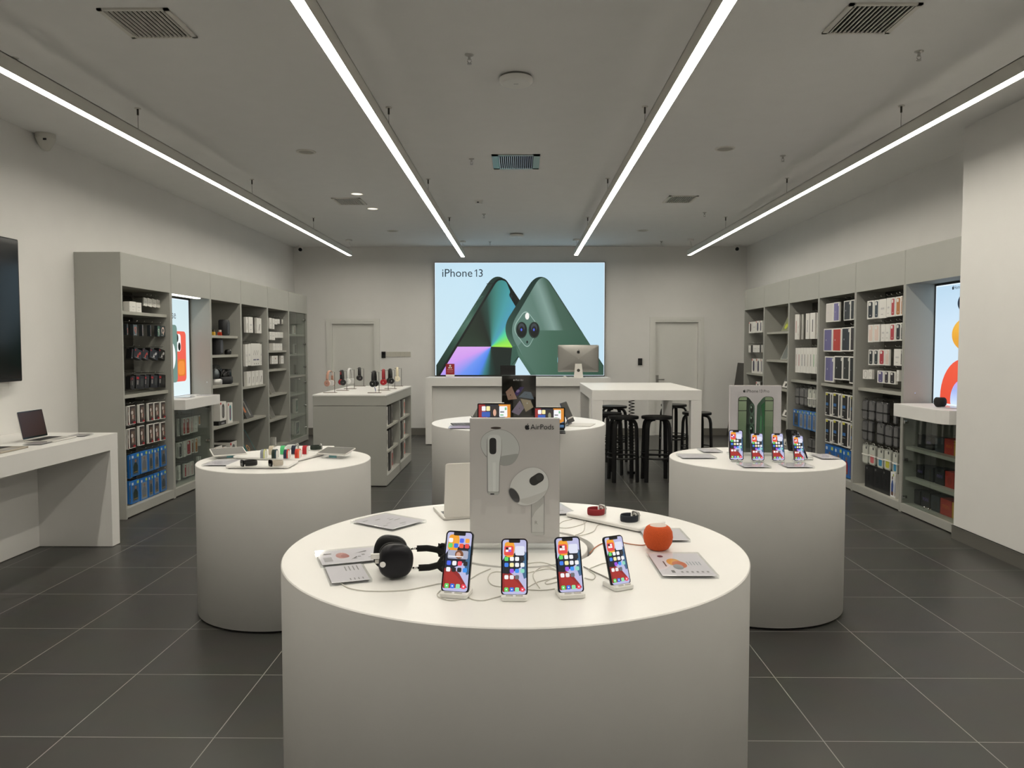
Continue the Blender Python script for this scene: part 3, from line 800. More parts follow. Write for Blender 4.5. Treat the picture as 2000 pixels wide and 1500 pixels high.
# --- left wall, first bay
W = 'small white boxed accessory'
row('L1', 'top shelf', cA, [(550, 595, 540, 638, 'wht', 'white standing box'), (598, 678, 545, 645, 'wht', 'white standing box'), (680, 732, 556, 652, 'wht', 'white standing box')], False, .06, .06, zfoot=sL1[0])
row('L1', 'top hook row', cA, [(740, 785, 508, 586, 'wht', 'small white card'), (787, 832, 515, 592, 'wht', 'small white card'), (834, 875, 522, 598, 'wht', 'small white card'), (876, 908, 528, 602, 'wht', 'small white card'), (909, 940, 533, 605, 'wht', 'small white card')], True, .10, .012, .12)
row('L1', 'second row', cA, [(555, 602, 765, 872, 'band:#d2563a', 'black box, orange earphone'), (618, 690, 768, 878, 'band:#c86a4c:#5a6a72', 'grey box, orange earphone'), (706, 748, 770, 882, 'band:#a07468:#777377', 'grey box, dull earphone'),
    (785, 818, 774, 884, 'band:#a8584a', 'black box, dull red earphone'), (856, 912, 780, 888, 'band:#dfe0da:#3f6a55', 'green box, white earphone'), (914, 972, 785, 888, 'band:#e8cfc4', 'grey box, pale earphone')], True, .05, .03)
row('L1', 'third row', cA, [(575, 645, 1005, 1105, 'buds:#3c3c3c', 'black earbud box'), (652, 730, 1008, 1105, 'buds:#c9463c', 'black earbud box, red print'), (733, 795, 1012, 1108, 'buds:#c9463c', 'black earbud box, red print'),
    (806, 888, 1012, 1105, 'buds:#c8c8c8', 'black earbud box, grey print'), (892, 980, 1010, 1105, 'buds:#c8c8c8', 'black earbud box, grey print')], True, .06, .05, .22)
row('L1', 'fourth row', cA, [(573, 594, 1280, 1400, 'mic', 'slim black red-marked box'), (598, 662, 1272, 1405, 'mic', 'slim black red-marked box'), (672, 755, 1265, 1398, 'mic', 'slim black red-marked box'),
    (758, 804, 1262, 1390, 'mic', 'slim black red-marked box'), (816, 888, 1262, 1385, 'mic', 'slim black red-marked box'), (895, 972, 1258, 1380, 'mic', 'slim black red-marked box')], True, .06, .045, .10)
for nm, ys, dw in (('fifth row', (190, 178, 165, 152, 143, 135), 210), ('sixth row', (440, 425, 400, 382, 368, 358), 222)):
    xs = ((640, 660), (672, 748), (762, 845), (864, 940), (945, 1006), (1016, 1072))
    row('L1', nm, cB, [(x[0], x[1], y, y + dw - i * 5, 'joy', 'white box, red corner') for i, (x, y) in enumerate(zip(xs, ys))], True, .05, .018)
for nm, ys, dw in (('seventh row', (725, 700, 672, 655, 640, 615), 250), ('lowest row', (1005, 990, 962, 935, 912, 885), 250)):
    xs = ((655, 683), (695, 792), (796, 882), (884, 942), (946, 1006), (1016, 1082))
    cols = ('#4b5a66:#2a3a35', '#3d5f86:#26332c', '#7d8894:#6a7078', '#66737f:#3c474d', '#7a828a:#4b5055', '#5c6a78:#3a4247')
    row('L1', nm, cB, [(x[0], x[1], y, y + dw - i * 6, 'blue:' + c, 'blue boxed mount') for i, (x, y, c) in enumerate(zip(xs, ys, cols))], True, .05, .02)
# --- left wall, poster bay (behind the glass doors)
row('L2', 'top row', cB, [(1192, 1226, 325, 515, 'case:#6d7572', 'grey boxed case'), (1240, 1292, 318, 500, 'case:#b43a3c', 'red boxed case'), (1294, 1338, 308, 490, 'case:#a63f38', 'dark red boxed case'), (1340, 1376, 300, 475, 'case:#d9b9b4', 'pale pink boxed case'),
    (1380, 1422, 290, 465, 'wht', 'clear white boxed case'), (1432, 1476, 282, 388, 'wal:#c98a3e', 'orange boxed wallet'), (1478, 1522, 272, 380, 'wal:#b5733c', 'brown boxed wallet')], True, .13, .02)
row('L2', 'second row', cB, [(1184, 1202, 590, 752, 'case:#18181a', 'black boxed case'), (1214, 1255, 578, 748, 'case:#1d1e22', 'black boxed case'), (1268, 1296, 565, 735, 'wht', 'pale boxed case'), (1298, 1352, 550, 715, 'case:#b8303c', 'red boxed case'),
    (1354, 1382, 540, 695, 'case:#9a6a4a', 'brown boxed case'), (1392, 1424, 528, 690, 'case:#c9803a', 'orange boxed case'), (1430, 1526, 505, 605, 'ring', 'white boxed ring charger')], True, .13, .02)
row('L2', 'third row', cB, [(1184, 1204, 845, 992, 'case:#232325', 'black boxed case'), (1212, 1238, 828, 988, 'wht', 'white boxed case'), (1258, 1302, 815, 962, 'case:#b8303c', 'red boxed case'), (1304, 1340, 805, 945, 'case:#d8bcbc', 'pink boxed case'), (1342, 1382, 785, 935, 'case:#d8bcbc', 'pink boxed case')], True, .13, .02)
row('L2', 'lowest row', cB, [(1404, 1440, 735, 800, 'wht', 'small white adapter box'), (1446, 1480, 728, 795, 'wht', 'small white adapter box'), (1484, 1524, 712, 780, 'wht', 'small white adapter box')], True, .13, .02)
# --- left wall, fourth and fifth bays
row('L4', 'top row', cC, [(716, 786, 658, 912, 'pen', 'tall white stylus pack'), (796, 866, 660, 915, 'wht', 'tall white pack'), (890, 930, 668, 920, 'wht', 'tall white pack'), (934, 1004, 680, 925, 'pen', 'tall white stylus pack')], True, .06, .03)
row('L4', 'second row', cC, [(705, 728, 1105, 1460, 'wht', 'slim tall white pack'), (738, 778, 1105, 1465, 'wht', 'slim tall white pack'), (784, 832, 1100, 1450, 'wht', 'tall white pack'), (834, 984, 1090, 1450, 'sketch', 'wide white pack, pencil sketch'), (986, 1008, 1100, 1445, 'wht', 'slim white pack')], True, .06, .03)
row('L4', 'third row', cD, [(716, 772, 138, 350, 'pen', 'white stylus box on shelf'), (778, 832, 132, 343, 'pen', 'white stylus box on shelf'), (845, 896, 126, 338, 'pen', 'white stylus box on shelf'), (904, 960, 118, 330, 'pen', 'white stylus box on shelf'), (968, 1028, 112, 320, 'pen', 'white stylus box on shelf')], False, .05, .04, zfoot=sL4[0])
row('L5', 'top row', cC, [(1112, 1174, 672, 850, 'wht', 'tall white pack'), (1184, 1216, 682, 856, 'wht', 'tall white pack'), (1218, 1262, 692, 780, 'wht', 'short white pack'), (1263, 1304, 694, 768, 'wht', 'short white pack'), (1324, 1360, 698, 775, 'wht', 'short white pack')], True, .08, .02)
row('L5', 'second row', cC, [(1115, 1170, 898, 1030, 'wht', 'white pack'), (1172, 1226, 902, 1035, 'wht', 'white pack'), (1228, 1264, 905, 998, 'wht', 'small white pack'), (1265, 1312, 906, 998, 'wht', 'small white pack'), (1313, 1362, 908, 1000, 'wht', 'small white pack')], True, .08, .02)
row('L5', 'third row', cC, [(1128, 1226, 1088, 1196, 'wht', 'white box on shelf'), (1230, 1258, 1090, 1196, 'wht', 'thin pinkish box on shelf'), (1259, 1302, 1090, 1196, 'wht', 'white box on shelf'), (1303, 1344, 1090, 1196, 'wht', 'white box on shelf')], False, .06, .06, zfoot=sL5[0])
row('L5', 'fourth row', cC, [(1140, 1202, 1292, 1425, 'hearts', 'white pack, red dots'), (1204, 1272, 1290, 1422, 'hearts', 'white pack, red dots'), (1290, 1368, 1290, 1420, 'hearts', 'white pack, red dots')], True, .06, .03)
row('L5', 'bottom', cD, [(1145, 1164, 1240, 1315, 'wht', 'tiny white box'), (1165, 1220, 1218, 1305, 'wht', 'small white box')], False, .10, .08, zfoot=ZL_BASE)
row('L6', 'top shelf', cC, [(1503, 1562, 795, 938, 'spk:#3a3a3a:#c8743a', 'slim white display box')], False, .16, .03, zfoot=sL6[0])
row('L6', 'second shelf', cC, [(1514, 1572, 1098, 1258, 'flat:#d8d8d4:#55564f', 'slim white framed box')], False, .16, .03, zfoot=sL6[1])
row('L6', 'third shelf', cD, [(1534, 1592, 20, 182, 'flat:#66675f:#4b4c46', 'slim dim grey box')], False, .18, .03, zfoot=sL6[2])
row('L6', 'fourth shelf', cD, [(1530, 1592, 262, 478, 'flat:#a9aaa4:#8c8d86', 'slim pale grey box')], False, .16, .03, zfoot=sL6[3])
row('L6', 'fifth shelf', cD, [(1508, 1622, 578, 845, 'photo:#4f6a64', 'white tablet box, leaf picture')], False, .16, .05, zfoot=sL6[4])
row('L6', 'bottom shelf', cD, [(1492, 1552, 938, 1225, 'photo:#77787a', 'white tablet box'), (1558, 1664, 928, 1205, 'photo:#5d6470', 'white tablet box')], False, .14, .05, zfoot=ZL_BASE)
# --- right wall
row('R1', 'top row', cE, [(155, 202, 605, 755, 'spk:#3a2a2c:#46383a', 'white box, dark dot'), (205, 247, 600, 750, 'wht', 'white box'), (250, 296, 592, 748, 'spk:#2a2c48:#3a3c58', 'white box, blue print'), (299, 336, 588, 745, 'spk:#2a2c48:#3a3c58', 'white box, blue print'), (338, 362, 585, 742, 'wht', 'white box')], True, .05, .03)
row('R1', 'second row', cE, [(150, 178, 918, 1012, 'wht', 'white square box'), (180, 206, 916, 1012, 'blk', 'black square box'), (208, 270, 915, 1010, 'wht', 'white square box'), (273, 297, 914, 1010, 'wht', 'white square box'), (298, 326, 913, 1010, 'blk', 'black square box'), (329, 352, 912, 1012, 'wht', 'white square box')], True, .05, .03)
row('R1', 'third row', cE, [(193, 246, 1096, 1285, 'spk:#2e2a4a:#3a3656', 'tall white box on shelf'), (254, 306, 1096, 1292, 'spk:#2e2a4a:#3a3656', 'tall white box on shelf'), (314, 364, 1100, 1300, 'spk:#2e2a4a:#3a3656', 'tall white box on shelf')], False, .05, .03, zfoot=zr(*crop(*cE)(150, 1280)))
row('R1', 'lowest row', cE, [(248, 302, 1402, 1600, 'spk:#303030:#444444', 'white box behind poster stand'), (304, 360, 1408, 1610, 'flat:#5a5852:#4c4a45', 'grey box behind poster stand')], True, .08, .05)
row('R3', 'top row', cE, [(770, 806, 505, 840, 'strip:#a8483c', 'tall white strap box, orange bar'), (808, 846, 505, 840, 'wht', 'tall white box'), (860, 888, 502, 838, 'wht', 'tall slim white box'), (914, 962, 492, 832, 'strip:#9a9aa0', 'tall white strap box, grey bar'), (974, 1060, 482, 830, 'strip:#3a3a3c', 'tall white strap box, black bar'), (1082, 1092, 480, 830, 'wht', 'slim white box')], True, .05, .02)
row('R3', 'second row', cE, [(776, 802, 952, 1278, 'strip:#b0887c', 'white strap box, dull bar'), (803, 845, 952, 1280, 'strip:#a03040', 'white strap box, red bar'), (847, 882, 950, 1282, 'strip:#2a3a58', 'white strap box, blue bar'), (883, 920, 950, 1285, 'strip:#24243a', 'white strap box, navy bar'),
    (922, 962, 950, 1290, 'strip:#9c8f80', 'white strap box, beige bar'), (963, 998, 948, 1290, 'strip:#26283c', 'white strap box, navy bar'), (999, 1044, 948, 1295, 'strip:#3f9a52', 'white strap box, green bar'), (1046, 1085, 948, 1298, 'strip:#26242c', 'white strap box, black bar')], True, .05, .018)
row('R3', 'third row', cF, [(333, 382, 230, 438, 'clr', 'grey clear pack'), (385, 442, 232, 445, 'clr', 'grey clear pack'), (444, 484, 238, 455, 'clr', 'grey clear pack'), (485, 536, 245, 470, 'clc:#8a8a86', 'pale clear pack'), (538, 582, 252, 478, 'clc:#8a8a86', 'pale clear pack'), (584, 614, 258, 480, 'clc:#8a8a86', 'pale clear pack')], True, .06, .025)
row('R3', 'fourth row', cF, [(310, 378, 500, 700, 'blue:#3a4c60:#22282e', 'blue boxed mount'), (380, 430, 506, 722, 'blue:#8d99a8:#6a7684', 'blue boxed mount'), (432, 474, 512, 738, 'blue:#8492a4:#65717f', 'blue boxed mount'), (476, 536, 520, 750, 'blue:#8492a4:#65717f', 'blue boxed mount'), (540, 606, 530, 770, 'blue:#7f8ea0:#5c6876', 'blue boxed mount')], True, .05, .02)
row('R3', 'lowest row', cF, [(486, 536, 850, 1060, 'clr', 'dark clear pack'), (540, 606, 866, 1080, 'clr', 'dark clear pack')], True, .07, .025)
row('R4', 'top row', cE, [(1184, 1280, 358, 606, 'folio:#d9d4cf', 'white folio box'), (1283, 1384, 342, 598, 'folio:#7a74a4:#6a6496', 'purple folio box'), (1420, 1512, 322, 585, 'folio:#26282c:#33353a', 'black folio box'), (1514, 1582, 308, 576, 'folio:#26282a', 'black folio box')], True, .05, .018)
row('R4', 'second row', cE, [(1152, 1268, 695, 1000, 'folio:#6f6a99', 'purple folio box'), (1270, 1388, 690, 1002, 'folio:#bb3a30', 'red folio box'), (1390, 1506, 678, 998, 'folio:#20242c:#262e3c', 'navy folio box'), (1510, 1584, 668, 996, 'folio:#2e2628', 'dark brown folio box')], True, .05, .018)
row('R4', 'third row', cE, [(1166, 1290, 1064, 1405, 'folio:#6a6694:#7a76a8', 'purple folio box'), (1292, 1404, 1060, 1375, 'folio:#161618:#1d1d20', 'black folio box'), (1408, 1496, 1062, 1382, 'folio:#262826:#2e302e', 'dark green folio box'), (1498, 1584, 1066, 1430, 'folio:#131316', 'black folio box')], True, .05, .018)
for nm, y0 in (('fourth row', (292, 300, 320, 335)), ('fifth row', (620, 630, 655, 690))):
    row('R4', nm, cF, [(x[0], x[1], y, y + 285 + 12 * i, 'bw', 'black white box, yellow tag') for i, (x, y) in enumerate(zip(((700, 786), (792, 892), (902, 1006), (1012, 1064)), y0))], True, .05, .022)
row('R4', 'lowest row', cF, [(698, 806, 935, 1250, 'blue:#2a62a4:#9c2f33', 'blue boxed mount, red print'), (810, 908, 965, 1290, 'blue:#2a62a4:#9c2f33', 'blue boxed mount, red print'), (912, 1016, 1000, 1330, 'blue:#2a62a4:#9c2f33', 'blue boxed mount, red print'), (1020, 1064, 1035, 1362, 'blue:#2a62a4:#9c2f33', 'blue boxed mount, red print')], True, .05, .05)
row('R5', 'top row', cG, [(170, 234, 636, 816, 'case:#23262c', 'black boxed case'), (238, 284, 630, 810, 'case:#2c3a46', 'navy boxed case'), (286, 356, 620, 806, 'wht', 'white boxed case'), (359, 398, 610, 795, 'wht', 'white boxed case'), (400, 443, 604, 790, 'case:#b23a42', 'red boxed case'), (446, 502, 596, 784, 'case:#b8763a', 'orange boxed case'), (504, 528, 588, 778, 'case:#b8763a', 'orange boxed case')], True, .05, .015)
row('R5', 'second row', cG, [(178, 230, 872, 1042, 'case:#e2cdc2', 'pink boxed case'), (232, 292, 868, 1038, 'case:#e2cdc2', 'pink boxed case'), (304, 346, 866, 1034, 'wht', 'white boxed case'), (347, 386, 864, 1034, 'wht', 'white boxed case'), (388, 442, 860, 1032, 'case:#b23440', 'red boxed case'), (446, 508, 854, 1028, 'case:#1c1c22', 'black boxed case'), (510, 526, 850, 1025, 'case:#2a2a2e', 'black boxed case')], True, .05, .015)
row('R5', 'third row', cG, [(182, 230, 1114, 1266, 'case:#1c2026', 'black boxed case'), (233, 280, 1114, 1266, 'case:#2a3438', 'dark green boxed case'), (282, 342, 1112, 1266, 'case:#b23440', 'red boxed case'), (343, 402, 1112, 1270, 'case:#e2cdc2', 'pink boxed case'), (430, 508, 1108, 1272, 'wht', 'white boxed case'), (510, 524, 1112, 1272, 'case:#202024', 'black boxed case')], True, .05, .015)
row('R5', 'fourth row', cG, [(126, 182, 1312, 1400, 'ring', 'white ring charger'), (184, 240, 1310, 1402, 'ring', 'white ring charger'), (268, 332, 1320, 1440, 'case:#5f598a', 'purple boxed case'), (334, 382, 1322, 1446, 'case:#2a2230', 'dark boxed case'), (384, 446, 1328, 1452, 'case:#1f1a20', 'black boxed case'), (455, 506, 1315, 1425, 'ring', 'small white box')], True, .06, .025)
row('R5', 'fifth row', cH, [(116, 167, 198, 382, 'clr', 'dark clear pack'), (177, 236, 206, 392, 'clr', 'dark clear pack'), (247, 316, 218, 410, 'clr', 'dark clear pack'), (317, 380, 228, 420, 'clr', 'dark clear pack'), (412, 466, 245, 432, 'clr', 'dark clear pack')], True, .06, .025)
row('R5', 'sixth row', cH, [(116, 167, 392, 576, 'clr', 'dark clear pack'), (172, 237, 402, 594, 'clr', 'dark clear pack'), (253, 322, 418, 614, 'clr', 'dark clear pack'), (330, 402, 438, 634, 'clr', 'dark clear pack'), (411, 480, 452, 652, 'clr', 'dark clear pack')], True, .06, .025)
row('R5', 'seventh row', cH, [(116, 177, 618, 800, 'clc', 'clear white-belted pack'), (178, 245, 630, 820, 'clc:#d06a70', 'pink white-belted pack'), (258, 320, 656, 848, 'clc:#3f8fb8', 'blue white-belted pack'), (322, 391, 668, 866, 'clc:#c2c040', 'yellow white-belted pack'), (402, 477, 698, 902, 'clc:#3f8fb8', 'blue white-belted pack')], True, .06, .025)
row('R5', 'bottom', cH, [(143, 228, 828, 1014, 'blk', 'black standing box'), (224, 312, 848, 1046, 'blk', 'black standing box'), (306, 392, 870, 1080, 'blk', 'black standing box'), (384, 472, 890, 1132, 'fig', 'white box, figure print'), (471, 492, 920, 1140, 'fig', 'white box, figure print')], False, .05, .06, zfoot=ZR_BASE)
MINI = {'k': 'mini:#1b1b1e', 't': 'mini:#1b1b1e:#7f6fae', 'g': 'mini:#33383e', 'r': 'mini:#b5382c:#d8742c', 'R': 'mini:#b5382c:#888888:#a02f26', 'y': 'mini:#c7982e:#888888:#b28524'}
mw = {'k': 'black speaker box', 't': 'black speaker box, coloured letters', 'g': 'dark grey speaker box', 'r': 'red speaker box, orange letters', 'R': 'red speaker box', 'y': 'yellow speaker box'}


def minis(nm, l, zf, dp=.10):
    row('R6', nm, cH, [(x0, x1, y0, y1, MINI[k], mw[k]) for x0, x1, y0, y1, k in l], False, .12, dp, zfoot=zf)


minis('top shelf', [(640, 712, 530, 660, 'k'), (714, 782, 545, 672, 't'), (805, 890, 560, 695, 'g'), (893, 982, 570, 725, 'r'), (984, 1040, 588, 740, 'y')], sR6[0])
minis('middle shelf', [(628, 698, 818, 945, 't'), (703, 788, 828, 970, 'k'), (806, 892, 848, 1000, 't'), (900, 985, 882, 1035, 'R'), (992, 1040, 905, 1060, 'y')], sR6[1])
minis('bottom', [(594, 668, 1050, 1185, 'k'), (672, 760, 1070, 1220, 't'), (764, 850, 1105, 1260, 'g'), (854, 962, 1140, 1300, 'r'), (964, 1040, 1178, 1330, 'y')], ZR_BASE)

# ------------------------------------------------------------------ poster bays: recess, lit poster, counter slab, glass doors
def glass_door(bay_key, y0, y1, z0, z1, q, hinge_at, knob=None, hz=(.12, .5, .88)):
    """pane hinged on one side; q = metres behind the unit's front"""
    side = bay_key[0]; s = 1 if side == 'L' else -1
    o = BAYS[bay_key]['o']; oy = o.location.y
    x = -s * q
    d = M().box(x, y0 - oy, z0, x - s * .005, y1 - oy, z1, PANE).build('glass_door', o)
    hy = (y0 if hinge_at == 'near' else y1) - oy; e = 1 if hinge_at == 'near' else -1
    for f in hz:
        z = z0 + (z1 - z0) * f
        h = M(); h.T = Matrix.Translation((x, hy + e * .02, z)) @ Matrix.Rotation(PI / 2, 4, 'Y'); h.cyl(.016, -.008, .010, CHROME, 14)
        h.T = Matrix.Translation((x - s * .02, hy + e * .012, z)); h.box(-.02, -.008, -.012, .015, .008, .012, CHROME)
        h.build('hinge', d)
    if knob:
        ky, kz = knob
        k = M(); k.T = Matrix.Translation((x + s * .004, ky - oy, kz)) @ Matrix.Rotation(s * PI / 2, 4, 'Y')
        k.cyl(.006, -.004, .012, CHROME, 12).cyl(.010, .010, .024, CHROME, 14, ch=.002); k.build('knob', d)


# left poster bay
y0, y1 = yL[1], yL[2]
bo = BAYS['L2']['o']; oy = bo.location.y
ZS = at(361, 781, x=XL + .11).z
m = M()
lo, hi = y0 + .02 - oy, at(428.7, 771, x=XL + .11).y - oy
hin = y1 - .026 - oy
pts = [(-.22, lo + .006), (-.22, hin), (.002, hin), (.002, hi), (.115, hi), (.115, lo + .006)]
m.prism(pts, ZS - .105, ZS, WHITE, chamfer=.002); m.build('counter_slab', bo)
sl = M().box(-.08, -.44, ZL_OPEN - .012, -.03, .30, ZL_OPEN - .0005, glow('bay_strip', '#fff8ea', 4.0)); sl.build('strip_light', bo)
glass_door('L2', y0 + .024, (y0 + y1) / 2 - .002, ZL_BASE + .004, ZS - .11, .025, 'near')
glass_door('L2', (y0 + y1) / 2 + .002, y1 - .024, ZL_BASE + .004, ZS - .11, .025, 'far', None, (.1, .48, .94))
M().box(-.02, .42, 1.15, -.028, .43, 1.16, CHROME).build('lock_button', bo)
PXL = -3.79
M().box(PXL - .046 - XL, -.474, ZS - .02, PXL - .066 - XL, .474, ZL_OPEN - .001, GREYD).build('recess_back', bo)
t = thing('light_box_poster', 'narrow backlit poster of green and orange phone cases, left wall', 'poster', (PXL - .035, oy, ZS + .001))
PW, PH = .90, ZL_OPEN - ZS - .02
m = M().box(.0, -PW / 2 - .02, 0, .045, -PW / 2, PH, DARKMET).box(0, PW / 2, 0, .045, PW / 2 + .02, PH, DARKMET).box(0, -PW / 2 - .02, PH, .045, PW / 2 + .02, PH + .015, DARKMET)
m.build('frame', t)
m = M().box(.0, -PW / 2, .001, .035, PW / 2, PH, glow('poster_edge', '#e8f6ff', 1.05))
a = Art(m, (.035, -PW / 2, 0), (0, 1, 0), (0, 0, 1), .0006)
a.rect(.01, .01, PW - .01, PH - .01, ramp_glow('case_poster_sky', 'LINEAR', (0, 0, 0), (0, -PI / 2, 0), (1, 1, 1), [(0, '#e2f3f6'), (1, '#d2e8ee')]))
fx = lambda u, v: (at(u, v, x=PXL).y - oy + PW / 2, at(u, v, x=PXL).z - ZS)
xa, za = fx(346, 647); xb, zb = fx(364, 744)
xc, zc = fx(345.5, 744); xd, zd_ = fx(345, 635)
xg = fx(345.3, 690)[0]; xc1 = fx(353, 690)[0]
a.rect(.04 * PW, zb + .02, xg - .16, zd_ - .02, glow('case_green_l', '#4f6a60'), .05)
a.rect(xg - .06, zb, xb, za, glow('case_coral', '#f0604e'), .05)
a.rect(xg - .04, za - .14 * 1.6, xc1, za - .03, glow('case_camwhite', '#f4f6f6'), .04)
for dx, dz in ((.008, .075), (.058, .17)): a.ell(xg + dx, za - dz, .035 * PW, .045, glow('poster_black', '#07100d'))
a.rect(xg + .01, zb + .06, xb - .025, za - .31, glow('case_orange_r', '#e07a24'), .04)
a.rect(xg + .02, zb + .075, xb - .05, za - .33, glow('case_orange', '#f29038'), .04)
a.rect(xg - .28, zb - .004, xg, zd_, glow('case_green2', '#6d8d84'), .05)
a.ell(xg - .14, (zb + zd_) / 2 - .03, .095, .15, glow('case_disc', '#f2f8f8'))
GR = glow('poster_text_grey', '#5c6870')
a.text('Case', xg - .26, PH - .22, .24, GR); a.text('iPhone', xg - .36, PH - .32, .24, GR)
m.build('lit_panel', t)
t = thing('acrylic_price_plate', 'clear acrylic plate lying on the left poster bay slab', 'sign', (XL - .05, oy - .1, ZS + .0005))
M().box(-.07, -.1, 0, .07, .1, .010, ACRYL).build('plate', t); M().box(-.06, -.09, .002, .06, .09, .004, PALE).build('insert', t)
t = thing('acrylic_price_plate', 'clear acrylic plate at right end of the left poster slab', 'sign', (XL + .02, oy + .27, ZS + .0005))
M().box(-.07, -.1, 0, .07, .1, .010, ACRYL).build('plate', t); M().box(-.06, -.09, .002, .06, .09, .004, PALE).build('insert', t)

# last bay on the left: two pairs of glass doors
zmid = sL6[2]
ym = (yL[5] + yL[6]) / 2
for (za_, zb_, kz) in ((zmid + .004, ZL_OPEN - .004, zmid + .03), (ZL_BASE + .004, zmid - .034, zmid - .06)):
    glass_door('L6', yL[5] + .024, ym - .002, za_, zb_, .022, 'near', (ym - .03, kz), (.12, .5, .9))
    glass_door('L6', ym + .002, yL[6] - .024, za_, zb_, .022, 'far', (ym + .03, kz), (.12, .5, .9))

# right poster bay
y0, y1 = yR[6], yR[5]
bo = BAYS['R6']['o']; oy = bo.location.y
ZS2 = at(1746, 787.5, x=XR - .11).z
zb2 = at(1746, 812, x=XR - .11).z
hi = at(1745.7, 787, x=XR - .115).y - oy; lo = -hi
m = M(); m.prism(roundpoly([(.30, hi), (-.115, hi), (-.115, lo), (.30, lo)], [0, .0, .12, 0], 3), zb2, ZS2, WHITE, chamfer=.002); m.build('counter_slab', bo)
glass_door('R6', y0 + .024, (y0 + y1) / 2 - .002, ZR_BASE + .004, zb2 - .004, .012, 'near', ((y0 + y1) / 2 - .035, ZR_BASE + .05))
glass_door('R6', (y0 + y1) / 2 + .002, y1 - .024, ZR_BASE + .004, zb2 - .004, .012, 'far', ((y0 + y1) / 2 + .035, ZR_BASE + .05), (.07, .5, .93))
M().box(.10, .47, at(1779, 768, x=XR + .1).z, .108, .478, at(1779, 768, x=XR + .1).z + .01, CHROME).build('lock_button', bo)
t = thing('light_box_poster', 'narrow backlit poster of coloured round speakers beside the pillar', 'poster', (RIGHT - .03, oy, ZS2))
PW, PH = .94, ZR_OPEN - ZS2 - .02
m = M().box(-.045, -PW / 2 - .012, 0, 0, -PW / 2, PH, BLACK).box(-.045, PW / 2, 0, 0, PW / 2 + .012, PH, BLACK).box(-.045, -PW / 2 - .012, PH, 0, PW / 2 + .012, PH + .012, BLACK)
m.build('frame', t)
m = M().box(-.035, -PW / 2, .001, 0, PW / 2, PH, glow('poster_edge', '#e8f6ff', 1.05))
a = Art(m, (-.035, PW / 2, 0), (0, -1, 0), (0, 0, 1), .0006)
a.rect(.01, .01, PW - .01, PH - .01, ramp_glow('speaker_poster_sky', 'LINEAR', (0, 0, 0), (0, -PI / 2, 0), (1.2, 1, 1), [(0, '#d8ecfa'), (.6, '#cfe6f8'), (1, '#b8d8ee')]))
def clip_ell(cx, cy, rx, ry, mm):
    a.poly([(min(max(p[0], .012), PW - .012), max(p[1], .012)) for p in circ(cx, cy, rx, ry, 40)], mm)


fx = lambda u, v: (oy + PW / 2 - at(u, v, x=RIGHT - .065).y, at(u, v, x=RIGHT - .065).z - ZS2)
x1, z1 = fx(1860, 562.5); a.apple(x1 + .015, z1, .04, glow('poster_text', '#1d2d3a')); a.text('HomePod mini', x1 + .034, z1 - .014, .27, glow('poster_text', '#1d2d3a'))
cx = PW * .74
xk, zk = fx(1871, 592); clip_ell(xk + .20, zk, .20, .105, glow('pod_navy', '#1a2a3c')); clip_ell(xk + .2, zk + .075, .12, .03, glow('pod_navy2', '#33445a'))
xk, zk = fx(1860, 655); zt_ = fx(1860, 621)[1]; zb_ = fx(1868, 686)[1]
clip_ell(xk + .25, (zt_ + zb_) / 2, .25, (zt_ - zb_) / 2, ramp_glow('pod_yellow', 'LINEAR', (0, 0, 0), (0, -PI / 2, 0), (PH, 1, 1), [(.55, '#e8a42c'), (.62, '#efb23a'), (.75, '#f2c04c')]))
clip_ell(xk + .27, zt_ - .03, .14, .03, glow('pod_yellow_top', '#f9ecd0'))
xk, zk = fx(1837, 775); zt_ = fx(1876, 701)[1]
clip_ell(xk + .36, zk, .36, zt_ - zk, ramp_glow('pod_orange', 'LINEAR', (0, 0, 0), (0, -PI / 2, 0), (PH, 1, 1), [(0, '#e84a30'), (.3, '#f0583a'), (.5, '#ea5a44')]))
xi, _ = fx(1857, 780); zi_ = fx(1876, 737)[1]
clip_ell(xi + .22, zk - .01, .22, zi_ - zk, ramp_glow('pod_swirl', 'LINEAR', (0, 0, 0), (0, -PI / 2, 0), (.35, 1, 1), [(0, '#d8ecff'), (.4, '#a4b8f4'), (.75, '#e09ae8'), (1, '#f4dcf4')]))
m.build('lit_panel', t)
p = at(1836, 795, z=ZS2)
t = thing('smart_speaker', 'black round smart speaker on the right poster bay slab', 'speaker', p)


def pod(t, body, r, topc):
    m = M(); m.lathe([(r * .50, 0), (r * .72, r * .12), (r * .93, r * .48), (r, r * .86), (r * .95, r * 1.25), (r * .80, r * 1.52), (r * .62, r * 1.64), (r * .56, r * 1.645)], body, 40)
    m.add([(r * .5 * math.cos(q), r * .5 * math.sin(q), 0) for q in [2 * PI * k / 24 for k in range(24)]], [tuple(range(23, -1, -1))], body)
    m.build('fabric_body', t)
    M().cyl(r * .57, r * 1.60, r * 1.652, topc, 36, ch=.001).build('touch_top', t)


pod(t, mat('black_mesh', '#131315', rough=.8, noise=.3, nscale=300, bump=.3), .052, BLACKG)
for u, v, lb in ((1800, 780, 'clear acrylic plate on right poster slab, behind the black speaker'), (1858, 797, 'clear acrylic plate on right poster slab beside the pillar')):
    t = thing('acrylic_price_plate', lb, 'sign', at(u, v, z=ZS2 + .0005))
    M().box(-.06, -.08, 0, .06, .08, .010, ACRYL).build('plate', t); M().box(-.05, -.07, .002, .05, .07, .004, PALE).build('insert', t)

# ------------------------------------------------------------------ loose speakers and leaning boxes in the open bays
MESH = mat('speaker_mesh', '#26272a', rough=.6, noise=.3, nscale=200, bump=.2)


def shelf_pt(side, cr, x, y, z, q):
    u, v = crop(*cr)(x, y)
    return at(u, v, x=UNIT_X[side] - (q if side == 'L' else -q)), z


